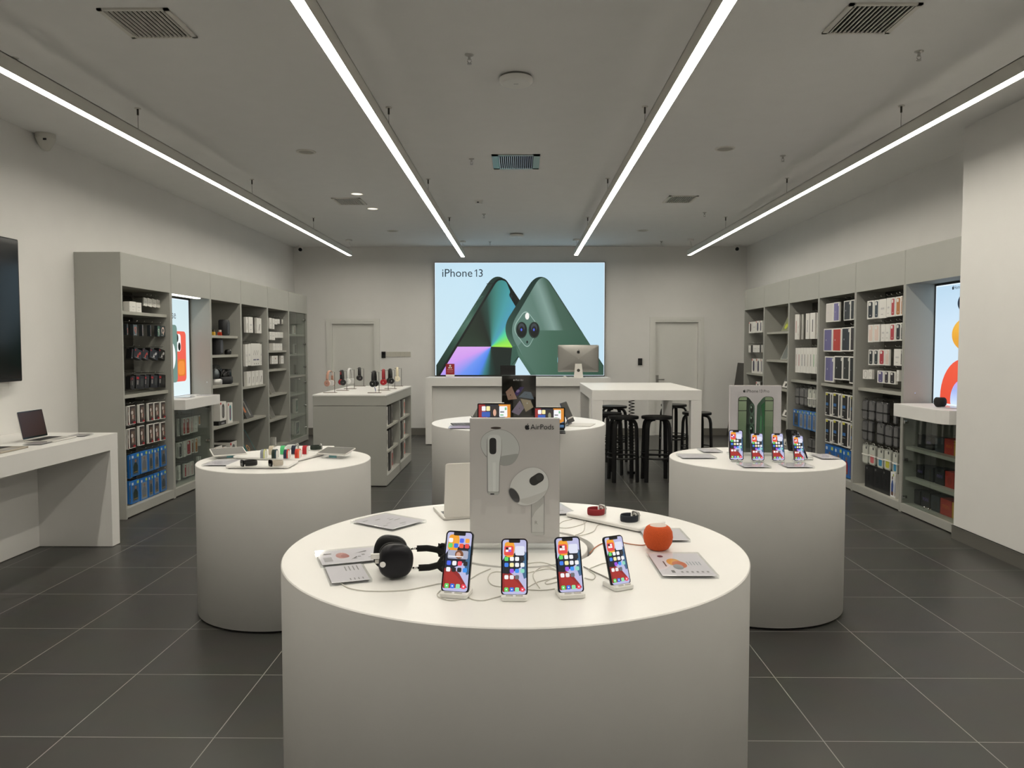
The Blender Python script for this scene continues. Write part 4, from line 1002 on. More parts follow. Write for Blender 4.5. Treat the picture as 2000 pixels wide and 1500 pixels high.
def loose(side, cr, x0, x1, yt, z, q):
    """position, width and height of something standing on a shelf q behind the front"""
    f = crop(*cr); xp = UNIT_X[side] + (-q if side == 'L' else q)
    ya = at(*f(x0, yt), x=xp).y; yb = at(*f(x1, yt), x=xp).y
    zt = at(*f((x0 + x1) / 2, yt), x=xp).z
    return Vector((xp, (ya + yb) / 2, z + .0005)), abs(yb - ya), zt - z


def mini_figure(name, lb, p, w, h, c1, c2):
    t = thing(name, lb, 'toy speaker', p, PI / 2)
    M().prism(rrect(-w / 2, 0, w / 2, h * .62, w * .2), -w * .3, w * .3, C_(c1), (Vector(), Vector((1, 0, 0)), Vector((0, 0, 1)), Vector((0, -1, 0))), .004).build('body', t)
    M().cyl(w * .27, h * .60, h, C_(c2), 16, ch=.004).build('cap', t)


p, w, h = loose('L', cC, 200, 248, 865, sL3[0], .15); mini_figure('small_speaker', 'tiny yellow gadget on top shelf of the speaker bay', p, w * .6, h, '#c39a1e', '#3a3320')
p, w, h = loose('L', cC, 300, 372, 870, sL3[0], .15); mini_figure('small_speaker', 'tiny red gadget on top shelf of the speaker bay', p, w * .55, h, '#c23a1c', '#e0d8d0')


def speaker_tall(lb, p, w, h):
    t = thing('portable_speaker', lb, 'speaker', p, PI / 2)
    M().prism(rrect(-w / 2, -w * .36, w / 2, w * .36, w * .3, 10), .006, h, MESH, None, .012, True).build('body', t)
    M().prism(rrect(-w * .42, -w * .28, w * .42, w * .28, w * .25), 0, .006, BLACK).build('foot', t)
    M().prism(rrect(-w * .22, h * .12, w * .30, h * .9, w * .15), w * .362, w * .372, mat('speaker_sheen', '#3c3f44', rough=.3), (Vector(), Vector((1, 0, 0)), Vector((0, 0, 1)), Vector((0, -1, 0)))).build('painted_sheen', t)  # lighter patch, the sheen on the speaker front put into the colour


p, w, h = loose('L', cC, 330, 455, 705, sL3[0], .13); speaker_tall('black upright speaker on top shelf of the speaker bay', p, w * .62, h)
p, w, h = loose('L', cC, 210, 345, 1012, sL3[1], .13); speaker_tall('large black speaker on second shelf of the speaker bay', p, w * .62, h)
p, w, h = loose('L', cC, 425, 490, 1185, sL3[1], .12)
t = thing('small_speaker', 'small black domed speaker on second shelf of speaker bay', 'speaker', p)
M().lathe([(.035, 0), (.042, .01), (.042, h * .6), (.03, h * .92), (.001, h)], BLACK, 20).build('body', t); M().ball((.03, 0, h * .8), .008, .008, .008, STEEL, 10, 8).build('button', t)
p, w, h = loose('L', cD, 200, 296, 22, sL3[2], .12)
t = thing('clear_speaker', 'silver see-through speaker on third shelf of speaker bay', 'speaker', p)
M().lathe([(.075, 0), (.08, .02), (.08, h * .25), (.06, h * .3)], ALU, 28).build('base', t); M().lathe([(.055, h * .3), (.085, h * .55), (.08, h * .8), (.045, h)], glass('speaker_shell', '#c9ced0'), 28).build('shell', t)
M().ball((0, 0, h * .52), .05, .05, .07, mat('silver_core', '#a9abad', rough=.3, metal=.6), 20, 12).build('driver', t)
p, w, h = loose('L', cD, 290, 462, 92, sL3[2], .13)
t = thing('clear_speaker', 'black drum speaker with clear top in speaker bay', 'speaker', p); r = w * .34
M().lathe([(r * .85, 0), (r, .015), (r, h * .48), (r * .9, h * .5)], MESH, 28).build('base', t); M().lathe([(r * .9, h * .5), (r * .88, h * .97), (r * .8, h)], glass('dark_shell', '#6a6c70'), 28).build('shell', t)
M().cyl(r * .45, h * .5, h * .85, BLACK, 20).build('driver', t)


def upright_box(side, name, lb, cr, x0, x1, yt, z, q, d, style, cat='boxed product', sc=1.):
    p, w, h = loose(side, cr, x0, x1, yt, z, q)
    o = package(style, w * sc, h, d).build(name); s = 1 if side == 'L' else -1
    o.location = p + Vector((-s * d / 2, 0, 0)); o.rotation_euler = (0, 0, s * PI / 2)
    return tag(o, lb, cat)


upright_box('L', 'boxed_speaker', 'large white speaker box with black picture, fourth speaker bay shelf', cD, 330, 428, 622, sL3[3] + .05, .06, .20, 'spk:#3b3a38:#8a8a88')
t = thing('flat_box', 'flat black box lying under a white speaker box', 'boxed product', Vector((XL - .17, at(*crop(*cD)(325, 980), x=XL - .1).y, sL3[3] + .0005)))
M().box(-.11, -.13, 0, .11, .10, .049, BLACK).build('box', t); M().box(.1102, -.05, .01, .111, .05, .03, GINK).build('print', t)
upright_box('L', 'boxed_speaker', 'narrow dark red speaker box on fourth speaker bay shelf', cD, 424, 456, 640, sL3[3], .08, .10, 'flat:#4a2a26:#8a4a2a')
upright_box('L', 'boxed_speaker', 'tall white box with teal and pink speaker picture', cD, 458, 532, 638, sL3[3], .05, .09, 'spk:#3f9aa4:#b23a62')
for x0, x1, yt, c, lb in ((232, 372, 1350, 'spk:#55555a:#999999', 'white speaker box at left on speaker bay floor'), (374, 440, 1350, 'spk:#3f9aa4:#2f6f84', 'small white teal speaker box on speaker bay floor'),
                          (442, 652, 1270, 'spk:#6a6a6e:#aaaaaa', 'wide white speaker box with black top on bay floor')):
    p, w, h = loose('L', cD, x0, x1, yt, ZL_BASE, .07)
    w = min(w * .9, 2 * abs(yL[3] - .03 - p.y)); m = package(c, w, max(h, .1), .2); m.box(-w * .49, -.095, max(h, .1), w * .49, .095, max(h, .1) + .004, BLACK)
    o = m.build('boxed_speaker'); o.location = p + Vector((-.1, 0, 0)); o.rotation_euler = (0, 0, PI / 2); tag(o, lb, 'boxed product')


def leaning(side, lb, y, z, wid, hgt, c1, c2, q=.20, lean=.45, name='leaning_tablet_box', extra=None, along=True):
    """thin box propped against the near or far side of a bay: its face looks along the room"""
    s = 1 if side == 'L' else -1
    m = M(); m.box(-wid / 2, -.018, 0, wid / 2, 0, hgt, C_(c1))
    a = Art(m, (-wid / 2, -.018, 0), (1, 0, 0), (0, 0, 1), .0004); a.rect(wid * .06, hgt * .04, wid * .94, hgt * .96, C_(c2))
    if extra: extra(a, wid, hgt)
    o = m.build(name)
    o.location = (UNIT_X[side] - s * q, y - wid / 2, z + .001)
    o.rotation_euler = (-lean, 0, s * PI / 2)
    return tag(o, lb, 'boxed product')


yy = lambda side, cr, x, y, q: at(*crop(*cr)(x, y), x=UNIT_X[side] + (-q if side == 'L' else q)).y
leaning('L', 'dark grey box with orange patch leaning in the fourth bay', yy('L', cD, 860, 850, .1), sL4[1], .26, .27, '#4f4f4c', '#454644', .10, .45, extra=lambda a, w, h: (a.rect(w * .1, h * .3, w * .3, h * .62, C_('#d0703a')), a.rect(w * .55, h * .1, w * .7, h * .9, paint('#a7a59e'))))
leaning('L', 'tablet box with teal edge leaning on fourth bay floor', yy('L', cD, 915, 1400, .08), ZL_BASE, .30, .36, '#2f7f80', '#4a4841', .08, .48, extra=lambda a, w, h: a.ring(w * .3, h * .3, .03, .045, C_('#c9975a')))
for sh, y, n, lb in ((sL5[2], 490, 2, 'pale tablet box leaning on third shelf of the fifth bay'), (sL5[3], 870, 2, 'pale tablet box leaning on fourth shelf of the fifth bay')):
    for k in range(n):
        leaning('L', lb + (', front one' if k == 0 else ', rear one'), yy('L', cD, 1222 - k * 45, y, .08) - (0 if k == 0 else .03), sh, .20, .24, '#9a9890', '#b7b5ae' if k else '#6c6a64', .08 + k * .07, .42, extra=None)
lime = lambda a, w, h: (a.ell(w * .5, h * .3, w * .22, h * .18, C_('#b9c42a')), a.rect(w * .4, h * .4, w * .7, h * .85, C_('#8d9a3a'), .02))
leaning('R', 'pale box with lime green print leaning on the top shelf', yy('R', cE, 600, 730, .1), zr(*crop(*cE)(420, 742)), .26, .25, '#9b9c8a', '#7c8060', .10, .42, extra=lime)
leaning('R', 'grey box leaning on second shelf of second farthest right bay', yy('R', cE, 588, 1105, .1), zr(*crop(*cE)(420, 1108)), .26, .24, '#b9b8b2', '#6d7270', .10, .42)
tri = lambda a, w, h: (a.rect(w * .1, h * .06, w * .9, h * .5, CARD), a.rect(w * .4, h * .14, w * .7, h * .36, C_('#45423f')))
for v, sh, nm in ((150, zr(*crop(*cI)(1265, 165)), 'third'), (455, zr(*crop(*cI)(1265, 478)), 'fourth'), (800, .17, 'fifth')):
    leaning('R', 'grey box with white patch leaning on %s shelf, second farthest right bay' % nm, yy('R', cI, 1268, v, .1), sh, .26, .20, '#6a6862', '#565550', .10, .38, extra=tri)
t = thing('leaning_board', 'dark board leaning on right wall behind the farthest right unit', 'board', (3.625, 13.1, 0), 0)
m = M(); m.T = Matrix.Rotation(.14, 4, 'Y'); m.box(-.02, -.35, .003, .02, .35, 1.29, BLACK); m.build('board', t)
m = M(); m.T = Matrix.Rotation(.14, 4, 'Y'); m.box(-.023, -.35, .003, -.0205, .35, 1.29, DARKMET).build('edge', t)

# ------------------------------------------------------------------ display tables (drums)
TZ = .88


def drum(lb, x, y, r, hole=None):
    t = thing('round_display_table', lb, 'display table', (x, y, 0), 0, 'white round display tables')
    M().lathe([(r - .012, .012), (r, .014), (r, TZ - .003)], DRUM, 128).build('drum_side', t)
    M().cyl(r - .02, 0, .012, BLACK, 96).build('plinth', t)
    m = M()
    if hole:
        hx, hy, hr = hole; n = 128
        ro = [((r - .003) * math.cos(2 * PI * i / n), (r - .003) * math.sin(2 * PI * i / n), TZ) for i in range(n)]
        ri = [(hx - x + hr * math.cos(2 * PI * i / n), hy - y + hr * math.sin(2 * PI * i / n), TZ) for i in range(n)]
        rl = [(p[0], p[1], TZ - .05) for p in ri]
        m.add(ro + ri, [(i, (i + 1) % n, n + (i + 1) % n, n + i) for i in range(n)], WHITE)
        m.add(ri + rl, [(i, (i + 1) % n, n + (i + 1) % n, n + i) for i in range(n)], WHITE, True)
        m.add(rl, [tuple(range(n))], mat('recess_dark', '#5a5852', rough=.7))
        m.lathe([(r, TZ - .003), (r - .003, TZ)], WHITE, 128)
        m.build('table_top', t)
        M().cyl(hr - .022, -.045, 0, WHITE, 96, (hx - x, hy - y, TZ), .0015).build('cable_cover', t)
    else:
        m.lathe([(r, TZ - .003), (r - .003, TZ)], WHITE, 128); m.add([((r - .003) * math.cos(2 * PI * i / 128), (r - .003) * math.sin(2 * PI * i / 128), TZ) for i in range(128)], [tuple(range(128))], WHITE)
        m.build('table_top', t)
    return t


drum('large white round display table nearest the camera', -.018, 2.596, .767, (-.010, 2.59, .259))
drum('white round display table at left showing watches', -1.418, 4.594, .505)
drum('white round display table at right below the green phone sign', 1.429, 4.683, .512)
drum('white round display table in the middle showing tablets', -.021, 6.88, .774)

# ------------------------------------------------------------------ left wall desk
m = M()
t = thing('wall_desk', 'long white desk on the left wall holding laptops', 'desk', (-3.18, 6.003, 0))
m.box(-.79, -2.6, .757, 0, 0, .883, WHITE); m.build('desk_top', t)
for yy_ in (0, -2.49): M().box(-.79, yy_ - .11, .004, -.001, yy_, .757, WHITE).build('end_panel', t)
M().box(-.60, -2.49, .004, -.575, -.11, .757, WHITE).build('back_panel', t)
t = thing('wall_display_screen', 'large black screen on the left wall above the desk', 'screen', (LEFT, 5.0, 1.84))
m = M(); m.prism(rrect(-.97, -.548, .97, .548, .008), .035, .075, BLACK, (Vector(), Vector((0, 1, 0)), Vector((0, 0, 1)), Vector((1, 0, 0))), .003); m.build('case', t)
M().box(.0752, -.957, -.525, .0758, .957, .537, mat('screen_off', '#060607', rough=.12)).build('screen_glass', t)
M().box(.004, -.3, -.6, .035, .3, .2, PWHITE).box(.004, .55, -.60, .05, .85, -.549, ALUL).build('wall_mount', t)

# ------------------------------------------------------------------ counter, bar table, island
t = thing('cash_counter', 'long white counter under the large lit poster', 'counter', (-.045, 12.14, 0))
m = M(); m.box(-1.465, 0, .936, 1.465, .56, 1.066, WHITE); m.build('counter_top', t)
for e in (-1, 1): M().box(e * 1.465, 0, .012, e * 1.36, .56, .936, WHITE).build('end_panel', t)
M().box(-1.36, .09, .012, 1.36, .11, .936, WALL).build('front_panel', t)
M().box(-1.44, .03, 0, 1.44, .54, .012, BLACK).build('plinth', t)
BX0, BX1, BY0, BY1, BZ = .805, 2.04, 8.67, 10.47, 1.07
t = thing('bar_table', 'tall white square bar table with black stools under it', 'bar table', ((BX0 + BX1) / 2, (BY0 + BY1) / 2, 0))
hx, hy = (BX1 - BX0) / 2, (BY1 - BY0) / 2
M().prism([(-hx, -hy), (hx, -hy), (hx, hy), (-hx, hy)], BZ - .115, BZ, WHITE, chamfer=.002).build('table_top', t)
for ex in (-1, 1):
    for ey in (-1, 1): M().box(ex * (hx - .001), ey * (hy - .001), .03, ex * (hx - .118), ey * (hy - .118), BZ - .115, WHITE).box(ex * (hx - .01), ey * (hy - .01), 0, ex * (hx - .11), ey * (hy - .11), .03, BLACK).build('leg', t)
M().box(-.25, -.10, BZ - .125, .25, .10, BZ - .115, ALUL).build('cable_tray', t)
px, py = .07, -.3
m = M(); pts = []
for k in range(17 * 12 + 1):
    q = k / 12 * 2 * PI; f = k / (17 * 12); pts.append((px + .034 * math.cos(q), py + .034 * math.sin(q), BZ - .13 - f * .66))
m.tube(pts, .0055, BLACK, 6)
m.tube([(px, py, BZ - .79), (px + .01, py, BZ - .9), (px - .02, py, .10), (px, py, .05)], .006, BLACK, 8).cyl(.022, .03, .1, BLACK, 14, (px, py, 0)).cyl(.05, 0, .03, BLACK, 20, (px, py, 0))
o = m.build('coiled_power_cable'); o.location = (1.29, 9.72, 0); tag(o, 'black coiled cable hanging from the white bar table', 'cable')

STOOLW = mat('black_stool_lacquer', '#0c0c0d', rough=.45)


def make_stool():
    t = thing('bar_stool', '', 'stool', (0, 0, 0), 0, 'black round bar stools')
    SZ = .757
    M().cyl(.177, SZ - .030, SZ, STOOLW, 40, ch=.004).build('seat', t)
    for k in range(4):
        q = PI / 4 + k * PI / 2; c, s_ = math.cos(q), math.sin(q)
        P = [(.055, SZ - .04), (.11, SZ - .041), (.145, SZ - .052), (.165, SZ - .08), (.176, SZ - .13), (.186, .36), (.192, .004)]
        m = M(); m.tube([(c * r, s_ * r, z) for r, z in P], 0, STOOLW, 4, flat=(.012, .021), upv=(-s_ * .0 + c, s_, .3)); m.build('leg', t)
    m = M(); m.tube([(.180 * math.cos(2 * PI * i / 36), .180 * math.sin(2 * PI * i / 36), .28) for i in range(36)], .011, STOOLW, 8, closed=True)
    m.tube([(.176 * math.cos(2 * PI * i / 36), .176 * math.sin(2 * PI * i / 36), .335) for i in range(36)], .006, STOOLW, 8, closed=True)
    m.build('footrest_ring', t)
    return t


st0 = make_stool()
for i, (u, v, y, rz, lb) in enumerate(((1217.5, 812.5, 8.90, .1, 'black stool at front left of bar table, before the coiled cable'), (1282.6, 812.5, 8.90, .0, 'black stool at front middle of bar table, right of the cable'),
                          (1186, 808, 9.35, .3, 'black stool half hidden behind the front left stool'), (1199, 790.9, 10.45, .2, 'black stool at the back left of the bar table'),
                          (1316, 793, 10.74, .4, 'black stool at back right, behind the rear table leg'), (1361, 804.6, 9.45, .2, 'black stool outside the right side of the bar table'))):
    o = st0 if i == 0 else copy_tree(st0)
    x = at(u, v, y=y).x; o.location = (x, y, 0); o.rotation_euler = (0, 0, rz); o['label'] = lb

IX0, IX1, IY0, IY1, IZ = -2.31, -1.493, 8.50, 10.43, 1.027
t = thing('display_island', 'grey storage island with white top under the headphones', 'cabinet', ((IX0 + IX1) / 2, (IY0 + IY1) / 2, 0))
hx, hy = (IX1 - IX0) / 2, (IY1 - IY0) / 2
M().prism([(-hx - .004, -hy - .004), (hx + .004, -hy - .004), (hx + .004, hy + .004), (-hx - .004, hy + .004)], IZ - .018, IZ, WHITE, chamfer=.002).build('white_top', t)
M().box(-hx, -hy, .905, hx, hy, IZ - .018, GREY).build('top_band', t)
zA, zB, zC = [at(*crop(600, 600, 4.167)(640, y), x=IX1 - .02).z for y in (978, 1180, 1370)]
m = M(); m.box(-hx, -hy, .01, hx - .36, hy, .90, GREY).box(hx - .36, -hy, .01, hx, -hy + .022, .90, GREY).box(hx - .36, hy - .022, .01, hx, hy, .90, GREY).box(hx - .36, -.02, .01, hx, .02, .90, GREY)
m.box(hx - .36, -hy + .022, .01, hx, hy - .022, max(zC - .0, .08), GREY)
m.build('carcass', t)
for z in (zA, zB):
    for a_, b_ in ((-hy + .022, -.02), (.02, hy - .022)): M().box(hx - .358, a_ + .001, z - .025, hx - .015, b_ - .001, z, GREYE).build('shelf', t)
zC = max(zC, .08)
k = 0
names = ((zA, 'top'), (zB, 'middle'), (zC, 'bottom'))
for bi, (ya, nb) in enumerate(((-hy + .05, 'near'), (.05, 'far'))):
    for z, ns in names:
        seq = [('#d9d6d0', '#bcbab6', .11), ('#141416', '#1c1c1e', .10), ('#5a5752', '#48453f', .12), ('#d9d6d0', '#c8504a', .10)] if bi else [('#17171a', '#222226', .10), ('#d5d2cc', '#b7b4af', .10), ('#1a1a1d', '#2a2426', .11), ('#4c4844' if ns != 'bottom' else '#d4ccc6', '#3c3936' if ns != 'bottom' else '#a03a34', .12)]
        yq = IY0 + hy + ya
        for j, (c1, c2, ww) in enumerate(seq):
            m = M(); hh = .215
            m.box(-.08, -ww / 2, 0, .08, ww / 2, hh, C_(c1)); a = Art(m, (.08, -ww / 2, 0), (0, 1, 0), (0, 0, 1), .0004); a.rect(ww * .15, hh * .15, ww * .85, hh * .85, C_(c2), .02)
            a.ell(ww * .5, hh * .42, ww * .24, hh * .14, paint('#77736e') if j % 2 else C_('#2b2b2d'))
            o = m.build('boxed_headphones'); o.location = (IX1 - .115, yq + ww / 2, z + .0005); yq += ww + .055
            tag(o, '%s headphone box, %s from left, %s shelf of %s island bay' % ({'#d': 'white', '#1': 'black', '#5': 'grey', '#4': 'dark grey'}[c1[:2]], ORD[j], ns, nb), 'boxed product', 'headphone boxes in the island')

# ------------------------------------------------------------------ phones, tablets, laptops
ICON = [glow('icon_%d' % i, c, 1.0) for i, c in enumerate(('#62d86a', '#f4f4f6', '#f3f3f5', '#2c2c30', '#3f7fe6', '#f6e9a8', '#eeeef2', '#f2f2f2', '#1b1b1d', '#9a55e0', '#3c93ee', '#8ed6c0', '#f4f4f4', '#e9e9ea', '#6b6b70', '#5fd664', '#2f6fe0', '#8fe6a8', '#f0425a', '#e8443e', '#4a66e8', '#f2a63a', '#f05a3c'))]
G = glow


def phone_face(a, w, h, kind):
    """home screen: wallpaper swirl, widgets, icon grid, dock; origin at lower left of the glass"""
    x = lambda f: f * w
    y = lambda f: f * h
    a.poly(roundpoly([(0, 0), (w, 0), (w, h), (0, h)], w * .13), G('wall_lilac', '#bcbce0'))
    a.poly([(x(p), y(q)) for p, q in ((.0, .42), (.12, .44), (.3, .40), (.62, .30), (.88, .14), (.98, .07), (.02, .04), (0, .07))], G('wall_red', '#8e2020'))
    a.poly([(x(p), y(q)) for p, q in ((.0, .38), (.0, .62), (.12, .70), (.42, .72), (.62, .80), (.96, .78), (.97, .56), (.80, .50), (.55, .43), (.25, .37))], G('wall_navy', '#0d1326'))
    a.poly([(x(p), y(q)) for p, q in ((1., .30), (1., .78), (.90, .70), (.80, .44), (.90, .28))], G('wall_teal', '#3f6488'))
    a.poly(roundpoly([(x(.04), y(.72)), (x(.10), y(.955)), (x(.46), y(.97)), (x(.52), y(.86)), (x(.44), y(.66)), (x(.2), y(.68))], w * .1), G('wall_orange', '#f0a22c'))
    a.poly([(x(p), y(q)) for p, q in ((.05, .30), (.3, .33), (.55, .25), (.85, .12), (.1, .12))], G('wall_red2', '#a52a26'))
    a.poly(roundpoly([(x(.26), y(.945)), (x(.74), y(.945)), (x(.74), y(1.0)), (x(.26), y(1.0))], [w * .05, w * .05, 0, 0]), G('notch', '#020203'))
    a.lay()
    icon = lambda cx, cy, m, s=.085: a.rect(x(cx) - w * s, y(cy) - w * s, x(cx) + w * s, y(cy) + w * s, m, w * .045, False)
    cols = (.165, .39, .61, .835)
    if kind == 'big':
        for r, yv in enumerate((.86, .77)):
            for c, cx in enumerate(cols): icon(cx, yv, ICON[[1, 21, 20, 21][c] if r == 0 else [0, 16, 22, 19][c]])
        a.rect(x(.09), y(.545), x(.91), y(.69), G('widget_grey', '#a9adc0'), w * .06, False); a.lay()
        a.ell(x(.55), y(.62), w * .17, h * .075, G('hair', '#7a4a2c'), step=False); a.lay()
        a.ell(x(.52), y(.615), w * .09, h * .045, G('skin', '#d8a58c'), step=False); a.rect(x(.12), y(.575), x(.72), y(.592), ICON[1], 0, False)
        for r, yv in enumerate((.47, .36)):
            for c, cx in enumerate(cols): icon(cx, yv, ICON[[20, 1, 18, 8][c] if r == 0 else [12, 8, 8, 10][c]])
    else:
        a.rect(x(.07), y(.71), x(.46), y(.885), G('widget_red', '#e5484a'), w * .07, False); a.rect(x(.53), y(.71), x(.93), y(.885), G('widget_white', '#dfe2f2'), w * .07, False)
        a.lay()
        for q, m in enumerate((ICON[1], ICON[9] if kind == 'a' else ICON[1], ICON[8], ICON[2])): a.rect(x(.13 + .12 * (q % 2)), y(.775 + .045 * (q // 2)), x(.24 + .12 * (q % 2)), y(.815 + .045 * (q // 2)), m, 0, False)
        for r, yv in enumerate((.645, .535, .425, .31)):
            for c, cx in enumerate(cols):
                if r == 3 and c == 3: continue
                icon(cx, yv, ICON[(r * 4 + c) % 15])
    for c, cx in enumerate(cols): icon(cx, .085, ICON[15 + c])
    a.lay()
    for c, cx in enumerate(cols): a.ell(x(cx), y(.085), w * .032, w * .032, ICON[1] if c != 2 else ICON[11], step=False, n=12)


def make_phone(lb, p, yaw, w, h, kind, frame='#1f2024', lean=20, group='phones on the near table', th=.0082, foot=.011, back=None):
    """phone leaning back; p = where its lower edge meets the stand"""
    t = thing('smartphone', lb, 'phone', p, yaw, group)
    R = Matrix.Translation((0, 0, foot)) @ Matrix.Rotation(-math.radians(lean), 4, 'X')
    fr = (Vector(), Vector((1, 0, 0)), Vector((0, 0, 1)), Vector((0, -1, 0)))
    m = M(); m.T = R; m.prism(rrect(-w / 2, 0, w / 2, h, w * .15), -th, 0, mat('phone_frame_' + frame, frame, rough=.25, metal=.6), fr, .0012)
    for z0, z1 in ((.62, .70), (.72, .80)): m.box(-w / 2 - .0006, th * .3, h * z0, -w / 2 + .001, th * .7, h * z1, DARKMET)
    m.box(w / 2 - .001, th * .3, h * .62, w / 2 + .0006, th * .7, h * .76, DARKMET)
    m.build('body', t)
    m = M(); m.T = R; b = w * .022
    m.prism(rrect(-w / 2 + b, b, w / 2 - b, h - b, w * .135), 0, .0004, BLACKG, fr)
    e = w * .055
    a = Art(m, (-w / 2 + e, -.0004, e), (1, 0, 0), (0, 0, 1), .00004); phone_face(a, w - 2 * e, h - 2 * e, kind); m.build('screen', t)
    m = M(); m.T = R; m.box(-w * .42, th, h * .74, -w * .02, th + .0015, h * .97, mat('camera_plate', '#333338', rough=.2))
    m.T = R @ Matrix.Translation((-w * .31, th, h * .91)) @ Matrix.Rotation(-PI / 2, 4, 'X'); m.cyl(w * .085, 0, .003, BLACKG, 18)
    m.T = R @ Matrix.Translation((-w * .13, th, h * .81)) @ Matrix.Rotation(-PI / 2, 4, 'X'); m.cyl(w * .085, 0, .003, BLACKG, 18)
    m.build('camera', t)
    return t


def phone_stand(lb, p, yaw, w, group='phone stands on the near table', mt=None):
    t = thing('phone_stand', lb, 'phone stand', p, yaw, group)
    m = M(); m.prism(rrect(-w / 2, -.018, w / 2, .052, .008), 0, .014, mt or PWHITE, chamfer=.0025)
    m.build('base', t)
    m = M(); m.T = Matrix.Translation((0, .014, .010)) @ Matrix.Rotation(-math.radians(20), 4, 'X'); m.prism(rrect(-.018, 0, .018, .075, .006), -.005, 0, mt or PWHITE, (Vector(), Vector((1, 0, 0)), Vector((0, 0, 1)), Vector((0, -1, 0))), .001)
    m.build('back_rest', t)
    M().box(-w * .32, -.015, .0142, -w * .05, -.012, .0172, ALUL).box(w * .05, -.015, .0142, w * .32, -.012, .0172, ALUL).build('lip', t)
    return t


T0 = lambda u, v, dz=0.: at(u, v, z=TZ + dz) + Vector((0, 0, .0004))
for u, v, yaw, w, h, kind, frame, nm in ((884, 1170, -12, .0795, .167, 'big', '#55565a', 'largest phone at left of near table, a face in its widget'), (1004.5, 1176, 0, .0725, .152, 'a', '#4a3440', 'second phone from left on near table, facing straight ahead'),
                             (1119.5, 1171, 11, .0725, .152, 'b', '#18223a', 'third phone from left on near table, turned slightly right'), (1221, 1154, 27, .066, .138, 'b', '#26282c', 'smallest phone, at right of near table, turned right')):
    ph = T0(u, v); k = Vector((ph.x, ph.y, 0))
    yw = math.radians(yaw); back = Vector((-math.sin(yw), math.cos(yw), 0))
    phone_stand('white stand under the ' + nm.split(',')[0].replace(' on near table', '').replace(' of near table', '') + ' of the near table', ph + back * .018, yw, w * .98)
    make_phone('lit ' + nm, ph + back * .017, yw, w, h, kind, frame)

# price plates -------------------------------------------------------
def plate(lb, corners, dz=0., th=.011, pic=None, ins='#d9d6df', group=None):
    c = [Vector(q) for q in corners]; o = sum(c, Vector()) / 4
    ux = ((c[1] - c[0]) + (c[2] - c[3])); uy = ((c[3] - c[0]) + (c[2] - c[1]))
    w = ux.length / 2; h = uy.length / 2; rz = math.atan2(ux.y, ux.x)
    t = thing('acrylic_price_plate', lb, 'price sign', (o.x, o.y, o.z + dz), rz, group)
    M().prism([(-w / 2, -h / 2), (w / 2, -h / 2), (w / 2, h / 2), (-w / 2, h / 2)], 0, th, ACRYL, chamfer=.0008).build('acrylic_block', t)
    q = M(); k = .006; q.box(-w / 2 + k, -h / 2 + k, th * .62, w / 2 - k, h / 2 - k, th * .70, paint(ins, .4))
    a = Art(q, (-w / 2, -h / 2, th * .70), (1, 0, 0), (0, 1, 0), .00005); r = random.Random(len(lb))
    if pic: pic(a, w, h)
    else:
        for k in range(9):
            xx = .12 + .76 * r.random(); yy_ = .12 + .1 * k * .85; a.rect(xx * w * .8, yy_ * h, xx * w * .8 + w * (.08 + .1 * r.random()), yy_ * h + h * .03, GINK if k % 3 else paint('#b0a9b6'), 0, False)
    q.build('printed_insert', t)
    return t


def pic_max(a, w, h):
    a.ell(w * .36, h * .55, w * .09, h * .2, C_('#c98a84')); a.ell(w * .40, h * .5, w * .06, h * .13, C_('#b06a66')); a.rect(w * .08, h * .2, w * .2, h * .5, paint('#a8a5ab')); a.rect(w * .10, h * .7, w * .22, h * .76, INK)
    for k in range(6): a.rect(w * (.5 + .07 * k), h * (.25 + .1 * (k % 3)), w * (.545 + .07 * k), h * (.29 + .12 * (k % 3)), GINK)
    a.poly([(w * .55, h * .62), (w * .74, h * .75), (w * .74, h * .70)], C_('#4a484c')); a.poly([(w * .45, h * .2), (w * .55, h * .4), (w * .56, h * .34)], C_('#4a484c'))


def pic_pod(a, w, h):
    a.ell(w * .40, h * .58, w * .13, h * .16, C_('#e0a03c')); a.ell(w * .47, h * .48, w * .13, h * .15, C_('#d06a3c')); a.ell(w * .42, h * .38, w * .09, h * .11, C_('#8a9096'))
    a.ell(w * .22, h * .84, w * .055, h * .05, C_('#5a3248')); a.rect(w * .24, h * .14, w * .3, h * .24, C_('#4c4c50')); a.rect(w * .2, h * .4, w * .225, h * .62, INK)
    for k in range(5): a.rect(w * (.62 + .055 * k), h * .45, w * (.64 + .055 * k), h * .60, paint('#9aa4b0'))
    for k in range(6): a.rect(w * (.40 + .09 * k), h * .14, w * (.44 + .09 * k), h * .2, GINK)


def pic_list(a, w, h):
    for k in range(4): a.rect(w * (.5 + .1 * k), h * .62, w * (.53 + .1 * k), h * .88, GINK); a.rect(w * (.5 + .1 * k), h * .1, w * (.53 + .1 * k), h * .2, GINK)


PG = 'acrylic price plates'
plate('acrylic plate at back left of near table, turned corner on', [T0(756, 1041), T0(830, 1022), T0(756, 1005), T0(694, 1021)], group=PG)
plate('long acrylic plate behind the black headphones, pink picture', [T0(626, 1111), T0(762, 1096), T0(745, 1071), T0(614, 1082)], pic=pic_max, group=PG)
plate('small acrylic plate left of the black headphones, plain list', [T0(643, 1146), T0(727, 1138), T0(708, 1104), T0(632, 1112)], pic=pic_list, group=PG)
plate('acrylic plate in front of orange speaker, colourful picture', [T0(1283, 1131), T0(1397, 1131), T0(1371, 1085), T0(1269, 1085)], pic=pic_pod, group=PG)
plate('acrylic plate behind the orange speaker', [T0(1258, 1060), T0(1345, 1060), T0(1332, 1037), T0(1248, 1037)], group=PG)
plate('acrylic plate right of the big white sign at table back', [T0(1030, 1010), T0(1090, 1005), T0(1125, 986), T0(1062, 989)], group=PG)

